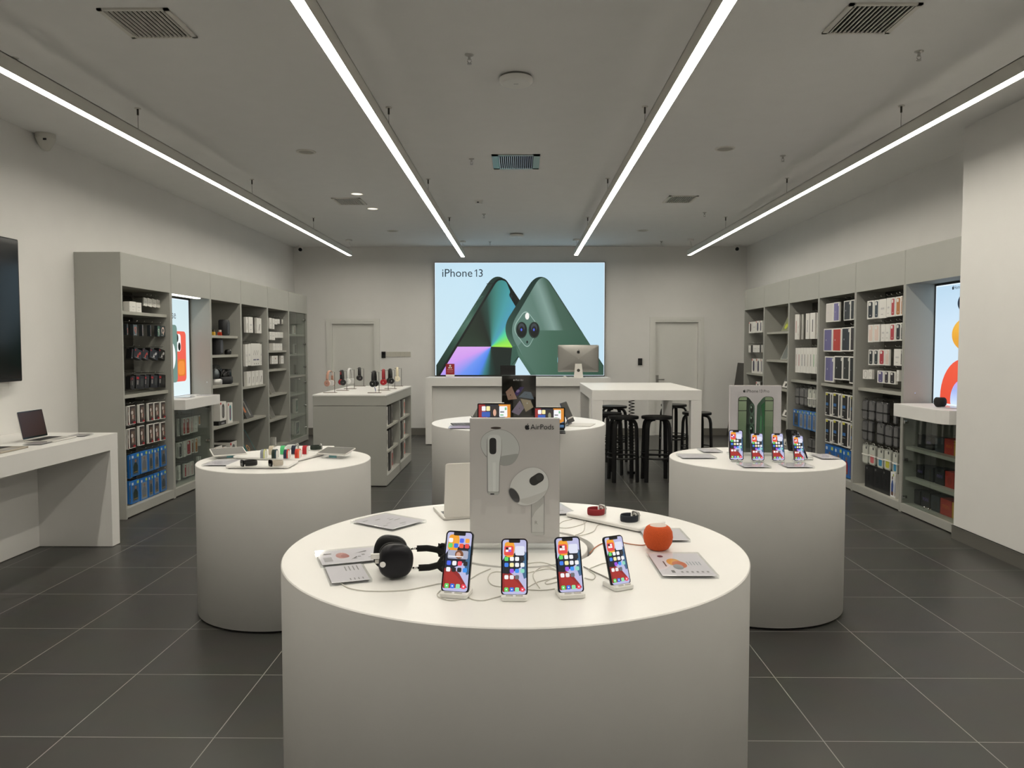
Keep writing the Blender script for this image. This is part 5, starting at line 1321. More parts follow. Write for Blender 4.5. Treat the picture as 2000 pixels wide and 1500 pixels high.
# big white sign on the near table ------------------------------------
y_s = T0(1005, 1073).y
xl, xr = at(919, 818, y=y_s).x, at(1092, 818, y=y_s).x
SW = xr - xl; zs0, zs1 = at(1005, 1060, y=y_s).z, at(1005, 817, y=y_s).z; SH = zs1 - zs0


def sign(lb, x0, x1, y, z, foot, h, draw, body, group='upright picture signs', depth=.028):
    t = thing('picture_sign', lb, 'sign', ((x0 + x1) / 2, y, z), 0, group); w = x1 - x0
    M().box(-w / 2 - .002, -.005, foot, w / 2 + .002, depth - .002, foot + h, body).build('board', t)
    q = M(); q.box(-w / 2, -.0075, foot + .002, w / 2, -.0055, foot + h - .002, body if draw is None else mat('print_base_' + lb[:12], '#d3ced0', rough=.3))
    a = Art(q, (-w / 2, -.0076, foot + .002), (1, 0, 0), (0, 0, 1), .0001); draw(a, w, h - .004); q.build('printed_sheet', t)
    M().box(-w / 2 - .003, -.011, foot - .0, w / 2 + .003, -.009, foot + h, ACRYL).build('acrylic_cover', t)
    q = M(); q.prism(rrect(-w / 2 - .004, -.045, w / 2 + .004, depth + .04, .006), 0, .012, ACRYL).box(-w / 2, -.012, .012, w / 2, depth, foot, ACRYL); q.build('acrylic_foot', t)
    return t


def draw_pods(a, w, h):
    S = w / 866.0                               # drawn at the scale of the zoomed crop
    P = lambda x, y: ((x - 496) * S, h - (y - 140) * S * h / (w * 1205 / 866))
    k = lambda l: [P(*p) for p in l]
    a.rect(0, 0, w, h, mat('sign_ground', '#d6d0cf', rough=.35))
    sh = mat('pod_white', '#d9d9d8', rough=.4); sd = mat('pod_shade', '#b5b4b2', rough=.4); ed = mat('pod_edge', '#a3a1a0', rough=.4); dk = mat('pod_mesh', '#2c2b2a', rough=.6); lt = mat('pod_light', '#e9e9e8', rough=.4)
    # left bud: head, side lobe, stem
    E2 = lambda cx, cy, rx, ry, m, rot=0: a.ell(*P(cx, cy), rx * S, ry * S, m, rot)
    E2(745, 226, 52, 12, mat('pod_grille', '#4a3c38', rough=.5))
    a.poly(k(roundpoly([(600, 300), (740, 225), (890, 260), (975, 370), (978, 470), (920, 575), (830, 597), (780, 580), (650, 520), (590, 420)], 90)), ed)
    a.poly(k(roundpoly([(604, 302), (742, 230), (886, 263), (970, 372), (973, 470), (916, 570), (832, 590), (784, 575), (655, 510), (594, 420)], 90)), sh)
    a.poly(k(roundpoly([(790, 500), (975, 470), (920, 572), (832, 592), (788, 580)], [20, 40, 60, 40, 10])), sd)
    a.poly(k(roundpoly([(655, 300), (800, 300), (805, 440), (786, 560), (780, 860), (760, 880), (680, 880), (655, 850)], [60, 60, 60, 40, 20, 20, 20, 20])), ed)
    a.poly(k(roundpoly([(662, 290), (796, 290), (800, 440), (778, 560), (772, 845), (668, 845)], [60, 60, 60, 40, 10, 10])), lt)
    a.poly(k([(712, 560), (745, 560), (742, 845), (715, 845)]), mat('pod_shine', '#f4f4f3', rough=.3))
    a.poly(k(roundpoly([(664, 850), (776, 850), (766, 880), (676, 880)], 12)), mat('pod_chrome', '#c9c8c6', rough=.2)); a.poly(k([(690, 862), (728, 862), (728, 874), (690, 874)]), dk)
    a.poly(k(roundpoly([(678, 318), (752, 318), (752, 484), (678, 484)], 37)), mat('pod_rim', '#f0f0ef', rough=.4)); a.poly(k(roundpoly([(681, 321), (749, 321), (749, 481), (681, 481)], 34)), dk)
    # right bud: stem, head, mesh windows
    a.poly(k(roundpoly([(1088, 930), (1220, 880), (1220, 1262), (1190, 1270), (1110, 1270), (1090, 1250)], [5, 5, 10, 20, 20, 10])), ed)
    a.poly(k([(1098, 930), (1212, 900), (1212, 1240), (1098, 1240)]), mat('pod_stem', '#cdccca', rough=.4)); a.poly(k([(1098, 940), (1212, 900), (1208, 960), (1130, 1040), (1098, 1100)]), sd)
    a.poly(k(roundpoly([(1090, 1244), (1218, 1244), (1205, 1270), (1105, 1270)], 10)), mat('pod_chrome', '#c9c8c6', rough=.2))
    hd = [(870, 790), (930, 680), (1060, 600), (1180, 610), (1262, 700), (1262, 820), (1180, 930), (1060, 985), (960, 975), (890, 900)]
    a.poly(k(roundpoly(hd, 80)), ed); a.poly(k(roundpoly([(1066 + (p[0] - 1066) * .985, 795 + (p[1] - 795) * .985) for p in hd], 80)), sh)
    a.poly(k(roundpoly([(930, 930), (1060, 970), (1180, 920), (1250, 820), (1200, 850), (1060, 900)], 30)), mat('pod_shade2', '#cac9c7', rough=.4))
    a.ell(*P(922, 880), 44 * S, 86 * S, ed, .55); a.ell(*P(924, 880), 38 * S, 78 * S, mat('pod_mesh2', '#454547', rough=.6), .55)
    c, s_ = math.cos(math.radians(33)), math.sin(math.radians(33))
    cap = lambda L, r: [(p[0] * c - p[1] * s_, p[0] * s_ + p[1] * c) for p in rrect(-L, -r, L, r, r * .999, 8)]
    q = P(1143, 722); a.poly([(q[0] + p[0], q[1] + p[1]) for p in cap(76 * S, 45 * S)], dk); q = P(1172, 705); a.ell(*q, 34 * S, 34 * S, mat('pod_mesh3', '#3a3938', rough=.6))
    a.text('R', *P(1126, 1162), 26 * S, mat('pod_letter', '#8c8a88', rough=.5))
    a.apple(*P(1050, 217), 62 * S, INK); a.text('AirPods', *P(1082, 238), 228 * S, INK)


sign('large upright white sign with two earbuds on near table', xl, xr, y_s, TZ, zs0 - TZ, SH, draw_pods, mat('sign_board', '#cfcac8', rough=.35))

# sign on the right table
y_s = T0(1475, 889).y
xl, xr = at(1427, 753, y=y_s).x, at(1525.5, 753, y=y_s).x
zs1 = at(1475, 753, y=y_s).z


def draw_13(a, w, h):
    S = w / 545.0; P = lambda x, y: ((x - 710) * S, h - (y - 128) * S * h / (w * 752 / 545))
    k = lambda l: [P(*p) for p in l]
    a.rect(0, 0, w, h, mat('sign_ground13', '#d8d2d6', rough=.3))
    a.apple(*P(855, 187), 36 * S, INK); a.text('iPhone', *P(876, 203), 128 * S, INK); a.one(*P(1016, 203), 30 * S, INK); a.text('3', *P(1033, 203), 17 * S, INK); a.text('Pro', *P(1064, 203), 60 * S, INK)
    gl = ramp_glow('pro_green_l', 'LINEAR', (0, 0, 0), (0, -PI / 2, 0), (h, 1, 1), [(0, '#4a5c4a'), (.5, '#6f8468'), (1, '#9fb092')], lit=False); dg = mat('pro_dark', '#26362c', rough=.3); md = mat('pro_mid', '#3d5a48', rough=.3); bk = mat('pro_line', '#182018', rough=.3)
    for e in (1, -1):
        X = (lambda x: x) if e == 1 else (lambda x: 1962 - x)
        kk = lambda l: [P(X(p[0]), p[1]) for p in l]
        a.poly(kk(roundpoly([(880, 250), (905, 262), (968, 345), (975, 700), (968, 880), (880, 880)], [5, 20, 20, 10, 0, 0])), dg if e == 1 else md)
        if e == 1:
            for y0_ in (360, 480, 600): a.ell(*P(940, y0_ + 30), 30 * S, 62 * S, mat('pro_lens', '#4f6a5a', rough=.15)); a.ell(*P(938, y0_ + 30), 18 * S, 42 * S, mat('pro_lens2', '#1d2822', rough=.15)); a.ell(*P(932, y0_ + 10), 7 * S, 12 * S, mat('pro_lens3', '#a9c0b0', rough=.1))
        else:
            a.poly(kk([(880, 300), (925, 350), (900, 520), (885, 700), (880, 880)]), mat('pro_sheen', '#2f6a42', rough=.25)); a.poly(kk([(915, 480), (930, 460), (940, 880), (915, 880)]), mat('pro_sheen2', '#4f8a60', rough=.25))
        a.poly(kk(roundpoly([(790, 880), (790, 262), (820, 248), (885, 248), (885, 880)], [0, 30, 30, 15, 0])), bk)
        a.poly(kk(roundpoly([(795, 880), (795, 300), (880, 300), (880, 880)], [0, 3, 3, 0])), gl); a.poly(kk(roundpoly([(797, 290), (800, 262), (830, 252), (882, 254), (882, 290)], [3, 20, 20, 5, 3])), mat('pro_corner', '#8c9f80', rough=.3))
        a.poly(kk([(790, 404), (885, 404), (885, 412), (790, 412)]), bk)


sign('upright sign of two green phones on the right table', xl, xr, y_s, TZ, .018, zs1 - TZ - .018, draw_13, mat('sign_board2', '#c9c4c6', rough=.35))

# sign on the middle table
y_s = 6.86
xl, xr = at(980.5, 733, y=y_s).x, at(1046.5, 733, y=y_s).x
zs1 = at(1013, 733, y=y_s).z


def draw_pad(a, w, h):
    S = w / 620.0; P = lambda x, y: ((x - 188) * S, h - (y - 505) * S)
    k = lambda l: [P(*p) for p in l]
    pm = lambda n, c: mat('padsign_' + n, c, rough=.12)
    a.rect(0, 0, w, h, pm('ground', '#16140f'))
    a.apple(*P(408, 588), 34 * S, pm('white', '#d6d6da')); a.text('iPad Air', *P(432, 602), 150 * S, pm('white', '#d6d6da'))
    a.poly(k([(365, 700), (465, 935), (300, 955), (255, 805)]), pm('rose', '#a88878')); a.poly(k([(600, 795), (720, 810), (775, 940), (490, 900)]), pm('blue', '#5d6c7c'))
    a.poly(k([(525, 930), (710, 960), (765, 1085), (625, 1175)]), pm('beige', '#a39680')); a.poly(k([(515, 960), (595, 1105), (495, 1235), (360, 1175)]), pm('violet', '#857a92'))
    a.poly(k([(460, 780), (520, 715), (600, 715), (470, 890), (420, 830)]), pm('purple', '#3a2c66')); a.ell(*P(480, 790), 34 * S, 24 * S, pm('lav', '#9a84b8'), .6)
    for x_, y_ in ((342, 862), (632, 852), (506, 1110)): a.apple(*P(x_, y_), 26 * S, pm('ground', '#16140f'))
    a.apple(*P(650, 1012), 26 * S, pm('white', '#d6d6da'))


sign('upright dark sign with five fanned tablets on middle table', xl, xr, y_s, TZ, .018, zs1 - TZ - .018, draw_pad, mat('sign_board3', '#4a4a44', rough=.3))

# laptop on the near table -------------------------------------------
def laptop(lb, p, rz, w, d, open_, shell, screen, group=None, deckc=None):
    """hinge line along local x at the origin; base runs to -y, screen faces -y"""
    t = thing('laptop', lb, 'laptop', p, rz, group)
    M().prism(rrect(-w / 2, -d, w / 2, 0, .010), .001, .011, shell, chamfer=.002).build('base', t)
    q = M(); q.box(-w * .46, -d * .52, .0111, w * .46, -d * .06, .0115, BLACK)
    for r in range(5):
        for c in range(13): q.box(-w * .445 + c * w * .0688, -d * .50 + r * d * .088, .0115, -w * .445 + c * w * .0688 + w * .058, -d * .50 + r * d * .088 + d * .07, .0121, mat('key', '#1c1c1e', rough=.5))
    q.build('keyboard', t)
    M().box(-w * .17, -d * .95, .0111, w * .17, -d * .58, .0114, mat('trackpad', '#a9a8a5', rough=.3, metal=.4)).build('trackpad', t)
    R = Matrix.Translation((0, .002, .011)) @ Matrix.Rotation(-math.radians(open_ - 90), 4, 'X'); h = d * .985
    fr = (Vector(), Vector((1, 0, 0)), Vector((0, 0, 1)), Vector((0, -1, 0)))
    q = M(); q.T = R; q.prism(rrect(-w / 2, .002, w / 2, h, .010), -.005, 0, shell, fr, .0012)
    lid = q.build('lid', t)
    q = M(); q.T = R; q.prism(rrect(-w / 2 + .003, .008, w / 2 - .003, h - .003, .007), 0, .0006, BLACKG, fr); q.box(-w / 2 + .008, -.0009, .02, w / 2 - .008, -.0007, h - .010, screen); q.build('display', t)
    q = M(); q.T = R @ Matrix.Translation((0, .0052, 0)); a = Art(q, (0, 0, 0), (-1, 0, 0), (0, 0, 1), .0001); a.apple(0, h * .54, .036, ALUL if shell is ALUL else CHROME); q.build('logo', t)
    return t


hp = T0(866, 1017); hq = T0(919, 1013.5); rz = math.atan2(hq.y - hp.y, hq.x - hp.x)
c = hp + Vector((math.cos(rz), math.sin(rz), 0)) * .158
laptop('silver laptop seen from behind, left of the big white sign', c, rz + PI, .315, .225, 99, ALUL, mat('screen_off', '#060607', rough=.12))

# over-ear headphones --------------------------------------------------
SPG = mat('space_grey', '#26262a', rough=.38, metal=.65)
CUSH = mat('black_knit', '#0d0d0e', rough=.9, noise=.3, nscale=400, bump=.3)
p = T0(772, 1129)
t = thing('over_ear_headphones', 'black over-ear headphones lying on the near table', 'headphones', p, .18)
CH = .108
fr = (Vector((0, 0, .002)), Vector((1, 0, 0)), Vector((0, 0, 1)), Vector((0, -1, 0)))
for nm, yo, fl in (('front', 0., 1), ('rear', .088, -1)):
    q = M(); q.T = Matrix.Translation((-.014 if fl < 0 else 0, yo, 0)) @ Matrix.Rotation(.16 * fl, 4, 'Z')
    body = roundpoly([(-.054, .006), (.046, -.001), (.056, .094), (-.044, CH)], .046, 10)
    q.shell(body, [(h_ * fl, k_) for h_, k_ in ((0, .94), (.004, .985), (.010, 1.), (.018, .985), (.024, .94), (.029, .85), (.033, .68), (.035, .45), (.0355, .1))], SPG, fr); cup = q.build('ear_cup', t)
    q = M(); q.T = Matrix.Translation((-.014 if fl < 0 else 0, yo, 0)) @ Matrix.Rotation(.16 * fl, 4, 'Z')
    q.shell([(x_ * .98, .001 + z_ * .985) for x_, z_ in body], [(h_ * fl, k_) for h_, k_ in ((-.0005, .9), (-.002, .96), (-.008, 1.), (-.018, .98), (-.024, .90), (-.027, .75), (-.02, .5))], CUSH, fr); q.build('ear_cushion', cup)
q = M(); q.box(-.047, -.018, .05, -.058, -.006, .062, ALUL); q.T = Matrix.Translation((-.036, -.030, .052)) @ Matrix.Rotation(PI / 2, 4, 'X'); q.cyl(.0085, 0, .008, CHROME, 16); q.T = Matrix(); q.box(-.07, -.02, .064, -.045, -.008, .078, PWHITE); q.build('security_tag', t)
q = M()
for yo, zz in ((-.012, .030), (.100, .058)): q.tube([(.050, yo, zz), (.070, yo, zz)], .0035, CHROME, 10)
q.build('telescoping_arm', t)
band = []
for i in range(25):
    f = i / 24; ang = -PI / 2 + PI * f
    band.append((.098 + .062 * math.cos(ang), .044 + .056 * math.sin(ang), .030 + .028 * f))
q = M(); q.tube([(.068, -.012, .030)] + band + [(.068, .100, .058)], 0, CUSH, 8, flat=(.010, .006)); q.tube([(x_ + .003, y_, z_ + .022 * min(1, math.sin(PI * (i_ + .6) / 18.2) * 2.2)) for i_, (x_, y_, z_) in enumerate(band[3:-3])] + [(x_ + .003, y_, z_ - .022 * min(1, math.sin(PI * (i_ + .6) / 18.2) * 2.2)) for i_, (x_, y_, z_) in list(enumerate(band[3:-3]))[::-1]], .005, CUSH, 8, closed=True)
q.build('headband', t)
q = M(); l = len(band) - 8
q.add([(x_ + .004, y_, z_ + s_ * .021) for s_ in (1, -1) for x_, y_, z_ in band[4:-4]], [(i, i + 1, l + i + 1, l + i) for i in range(l - 1)], mat('canopy_knit', '#3a3a3b', rough=.95)); q.build('mesh_canopy', t)

# orange speaker -------------------------------------------------------
t = thing('smart_speaker', 'orange round smart speaker on the near table', 'speaker', T0(1285, 1073))
pod(t, mat('orange_mesh', '#c8501c', rough=.85, noise=.12, nscale=350, bump=.35), .0495, mat('touch_face', '#e8dcd6', rough=.2))

# watch tray -----------------------------------------------------------
def tray(lb, cs, th=.018, nm='display_tray', group='white watch trays'):
    c = [Vector(q) for q in cs]; o = sum(c, Vector()) / 4; ux = (c[1] - c[0] + c[2] - c[3]); uy = (c[3] - c[0] + c[2] - c[1])
    w, h = ux.length / 2, uy.length / 2; rz = math.atan2(ux.y, ux.x)
    t = thing(nm, lb, 'tray', (o.x, o.y, TZ + .0004), rz, group)
    M().prism(rrect(-w / 2, -h / 2, w / 2, h / 2, .012), .004, th, WHITE, chamfer=.003).build('tray_board', t)
    M().prism(rrect(-w / 2 + .012, -h / 2 + .012, w / 2 - .012, h / 2 - .012, .01), 0, .004, GINK).build('foot', t)
    return t


TT = lambda u, v: at(u, v, z=TZ + .018)
tray('white tray holding red and navy watches on near table', [TT(1111, 1003), TT(1257, 1033), TT(1294, 1017), TT(1150, 988)])


def watch(lb, p, rz, band, r=.034, case='#b9b8b6', rest=.0005, group='watches'):
    t = thing('smart_watch', lb, 'watch', p + Vector((0, 0, rest)), rz, group)
    bm = mat('band_' + band, band, rough=.65)
    L = [(r * math.cos(q), r * .92 * math.sin(q), .0135) for q in [math.radians(38 + 284 * i / 28) for i in range(29)]]
    q = M(); q.tube(L, 0, bm, 8, flat=(.0125, .0019)); q.build('strap', t)
    cm = mat('case_' + case, case, rough=.3, metal=.7)
    fr = (Vector((r * .86, 0, .0)), Vector((0, 1, 0)), Vector((0, 0, 1)), Vector((1, 0, 0)))
    q = M(); q.prism(rrect(-.019, -.003, .019, .035, .010), -.001, .008, cm, fr, .002); q.build('case', t)
    q = M(); q.prism(rrect(-.0175, -.0015, .0175, .0335, .009), .008, .0088, BLACKG, fr); q.build('glass', t)
    q = M(); q.T = Matrix.Translation((r * .86, 0, .016)) @ Matrix.Rotation(-PI / 2, 4, 'Y'); q.cyl(.0125, 0, .0035, ALUL, 20, ch=.0012).cyl(.006, .0034, .004, DARKMET, 14); q.build('sensor_disc', t)
    q = M(); q.T = Matrix.Translation((r * .86 + .004, -.019, .022)) @ Matrix.Rotation(PI / 2, 4, 'X'); q.cyl(.0035, 0, .003, cm, 10); q.build('crown', t)
    return t


watch('red strapped watch on the near table tray', TT(1164, 1005), .62, '#8a1620')
watch('navy strapped watch on the near table tray', TT(1229, 1018), .62, '#151c28')

# cables ----------------------------------------------------------------
def smooth(pts, n=6):
    P = [pts[0]] + pts + [pts[-1]]; out = []
    for i in range(1, len(P) - 2):
        for k in range(n):
            t = k / n; a, b, c, d = P[i - 1], P[i], P[i + 1], P[i + 2]
            out.append(.5 * ((2 * b) + (c - a) * t + (2 * a - 5 * b + 4 * c - d) * t * t + (3 * b - a - 3 * c + d) * t ** 3))
    return out + [P[-2]]


def cable(lb, px, r=.0014, m=None, name='charging_cable', z=None):
    pts = smooth([T0(u, v) + Vector((0, 0, r)) for u, v in px])
    if z: pts = [p + Vector((0, 0, z * math.sin(PI * i / (len(pts) - 1)))) for i, p in enumerate(pts)]
    o0 = pts[0].copy()
    o = M().tube([p - o0 for p in pts], r, m or PWC, 8).build(name); o.location = o0
    return tag(o, lb, 'cable', 'thin cables on the near table')


PWC = mat('cable_white', '#c9c6be', rough=.5)
cable('pale cable looping from headphones over the plain plate to left phone', [(745, 1092), (720, 1086), (690, 1092), (668, 1108), (661, 1125), (668, 1142), (690, 1152), (730, 1156), (790, 1154), (840, 1145), (860, 1141), (905, 1138), (935, 1122), (958, 1112)], .0016)
cable('cable looping between the left and second phones', [(905, 1170), (880, 1174), (858, 1168), (855, 1160), (870, 1150), (906, 1146), (920, 1150), (916, 1168), (940, 1174), (968, 1168), (985, 1163)])
cable('cable curling behind the second phone toward the left', [(985, 1148), (962, 1144), (953, 1132), (960, 1120), (980, 1118), (1010, 1124), (1040, 1118), (1070, 1112), (1095, 1118)])
cable('cable tangle strand arching between second and third phones', [(1028, 1150), (1050, 1138), (1075, 1132), (1100, 1127), (1092, 1112), (1062, 1100), (1035, 1101), (1022, 1106)])
cable('cable strand running low between second and third phones', [(1020, 1152), (1058, 1154), (1090, 1150), (1104, 1146)])
cable('cable loop left of the third phone', [(1054, 1150), (1042, 1130), (1044, 1118), (1062, 1108), (1085, 1114), (1098, 1132), (1070, 1142), (1068, 1136), (1100, 1122)])
cable('cable loop right of the third phone', [(1142, 1130), (1158, 1133), (1162, 1124), (1150, 1114), (1160, 1108), (1180, 1101), (1198, 1103), (1208, 1112)])
cable('grey cable from third phone to the smallest phone stand', [(1140, 1108), (1160, 1118), (1180, 1127), (1200, 1138)], .0018, mat('cable_grey', '#8f8c86', rough=.5))
cable('orange cable from cable hole to the orange speaker', [(1152, 1082), (1162, 1071), (1178, 1062), (1200, 1058), (1232, 1064), (1255, 1066), (1268, 1062)], .0018, mat('cable_orange', '#b5704e', rough=.6))
cable('cable from the red watch tray curling by the big sign', [(1150, 1000), (1125, 1006), (1118, 1014), (1098, 1020), (1090, 1030), (1110, 1032), (1140, 1024), (1146, 1016)])
cable('cable curling in front of the watch tray', [(1185, 1022), (1168, 1026), (1160, 1038), (1142, 1045), (1120, 1048), (1138, 1040), (1142, 1028), (1140, 1019)])

# ------------------------------------------------------------------ left table
TL = TT
tray('white front tray with two black watches on left table', [T0(446, 916), T0(567, 916), T0(580, 905), T0(459, 905)])
tray('white tray of coloured strap rings on left table', [T0(474, 898), T0(593, 902), T0(626, 889), T0(500, 881)])
tray('white rear tray with white and green watches on left table', [T0(520, 884), T0(645, 884), T0(650, 876), T0(545, 876)])
watch('black watch with black strap on left table front tray', TL(487, 909), -2.4, '#0a0a0b', .042, '#161618')
watch('black square watch with beige strap on left table front tray', TL(540, 909), -2.4, '#b9b0a2', .036, '#101012')
watch('white strapped silver watch on left table rear tray', TL(571, 877), .7, '#d9d9d6')
watch('dark green strapped watch on left table rear tray', TL(617, 878), .5, '#16241a')
LOOPS = ((515, 895.5, '#c9c98a', '#8b8f9a', 'grey and lime', 'front'), (537, 895.5, '#1c3a46', '#14251e', 'dark green', 'front'), (560, 895.5, '#c4443a', '#1d2c4a', 'navy and red', 'front'), (582, 894.5, '#e06a4a', '#c93a2a', 'orange red', 'front'),
         (531, 888, '#c4b9a6', '#c4b9a6', 'beige', 'rear'), (553.5, 887.5, '#4fc07a', '#4fc07a', 'bright green', 'rear'), (575, 887, '#1a2038', '#1a2038', 'navy', 'rear'), (596.5, 887, '#b01c28', '#b01c28', 'red', 'rear'))
for u, v, c1, c2, nm, rw in LOOPS:
    p = TL(u, v); t = thing('strap_ring_display', '%s watch strap ring in %s row on the left table tray' % (nm, rw), 'watch strap', p + Vector((0, 0, .0006)), .0, 'watch strap rings')
    H_ = .052; r = .0225
    prof = [(-r, 0), (r, 0)] + [(r * math.cos(q), H_ - r + r * math.sin(q)) for q in [PI * i / 16 for i in range(17)]]
    fr = (Vector(), Vector((0, 1, 0)), Vector((0, 0, 1)), Vector((1, 0, 0)))
    M().prism([(x_ * .86, z_ * .95) for x_, z_ in prof], -.014, .014, PWHITE, fr, .001).build('white_form', t)
    arch = [(0, r, .003)] + [(0, r * math.cos(q), H_ - r + r * math.sin(q)) for q in [PI * i / 20 for i in range(21)]] + [(0, -r, .003)]
    q = M(); q.tube(arch, 0, mat('strap_' + c2, c2, rough=.7), 4, flat=(.0125, .0018), upv=(1, 0, 0)); q.build('strap', t)
    if c1 != c2:
        q = M(); q.tube([(.0095, y_ * 1.03, z_ + .0008) for _, y_, z_ in arch], 0, mat('strap_' + c1, c1, rough=.7), 4, flat=(.004, .0022), upv=(1, 0, 0)); q.build('strap_stripe', t)


def tilt_tablet(lb, p, rz, w, d, h0, lean, side_txt):
    t = thing('tablet', lb, 'tablet', p, rz, 'tablets on the left table')
    R = Matrix.Translation((0, 0, h0)) @ Matrix.Rotation(math.radians(lean), 4, 'X')
    q = M(); q.T = R; q.prism(rrect(-w / 2, -d / 2, w / 2, d / 2, .008), 0, .007, ALUL, chamfer=.001); q.build('body', t)
    q = M(); q.T = R; q.box(-w / 2 + .006, -d / 2 + .006, .007, w / 2 - .006, d / 2 - .006, .0076, mat('tablet_glass', '#55544f', rough=.45)); q.build('screen', t)
    return t


for lb, px, rz, w, d, lean, h in (('grey slate tablet tilted on a clear block, right of left table', (657, 893), -.28, .20, .135, 10, .034), ('white slate tablet tilted on a clear block, left of left table', (446, 893), .55, .20, .135, 12, .030)):
    p = T0(*px)
    s = thing('acrylic_wedge', 'clear acrylic block under the %s tablet of left table' % lb.split(' ')[0], 'stand', p, rz, 'clear tablet blocks')
    q = M(); q.prism([(-.06, 0), (.06, 0), (.06, h + .010), (-.06, h - .012)], -.07, .07, ACRYL, (Vector(), Vector((0, 1, 0)), Vector((0, 0, 1)), Vector((1, 0, 0)))); q.build('block', s)
    q = M(); q.box(-.02, -.055, .004, .03, -.05, .018, mat('tag_teal', '#4f8a90', rough=.3)); q.build('tether_puck', s)
    tilt_tablet(lb, p + Vector((0, 0, .0)), rz, w, d, h + .001, lean, '')
plate('acrylic plate at left front edge of left table', [T0(402, 911), T0(452, 911), T0(468, 900), T0(414, 900)], group=PG)
plate('white plate at the back right of left table', [T0(662, 880), T0(686, 880), T0(682, 877), T0(660, 877)], group=PG)

# ------------------------------------------------------------------ right table
for u, v, yaw, w, h, kind, nm in ((1440, 903, -4, .082, .178, 'a', 'largest phone at left of right table'), (1482, 904, 2, .076, .162, 'b', 'second lit phone from left on right table'), (1522.5, 904, 4, .076, .162, 'b', 'third lit phone from left on right table'), (1563.5, 904, 8, .068, .148, 'b', 'smallest lit phone on right table')):
    p = T0(u, v); yw = math.radians(yaw)
    phone_stand('clear stand under the ' + nm.replace(' lit', ''), p + Vector((0, .010, 0)), yw, w * .8, 'phone stands on the right table', ACRYL)
    make_phone(nm if nm.split()[1] != 'phone' else 'lit ' + nm, p + Vector((0, .013, 0)), yw, w, h, kind, '#22242a' if kind == 'a' else '#7d7c86', 12, 'phones on the right table')
p = T0(1582, 898)
phone_stand('clear stand under the side turned phone on right table', p + Vector((.0, .0, 0)), 1.25, .06, 'phone stands on the right table', ACRYL)
make_phone('dark phone turned sideways at right of right table', p + Vector((-.012, .004, 0)), 1.25, .076, .162, 'b', '#1c2438', 20, 'phones on the right table')
p = T0(1553, 884)
phone_stand('clear stand of the dark phone at back of right table', p, 2.4, .06, 'phone stands on the right table', ACRYL)
make_phone('dark phone turned away at back of right table', p + Vector((-.009, -.009, 0)), 2.4, .076, .150, 'b', '#1a1a1c', 18, 'phones on the right table')
for k, (lb, cs) in enumerate((('acrylic plate at left front of right table', ((1330, 897), (1401, 897), (1385, 889), (1322, 889))), ('acrylic plate at back left of right table', ((1372, 885), (1408, 885), (1402, 878), (1362, 878))),
                              ('acrylic plate before the left phones on right table', ((1450, 915), (1505, 915), (1492, 907), (1440, 907))), ('acrylic plate before the smallest phone on right table', ((1533, 915), (1590, 915), (1574, 907), (1523, 907))),
                              ('acrylic plate at right end of right table', ((1596, 898), (1634, 898), (1628, 889), (1588, 889))))):
    plate(lb, [T0(*q) for q in cs], group=PG)

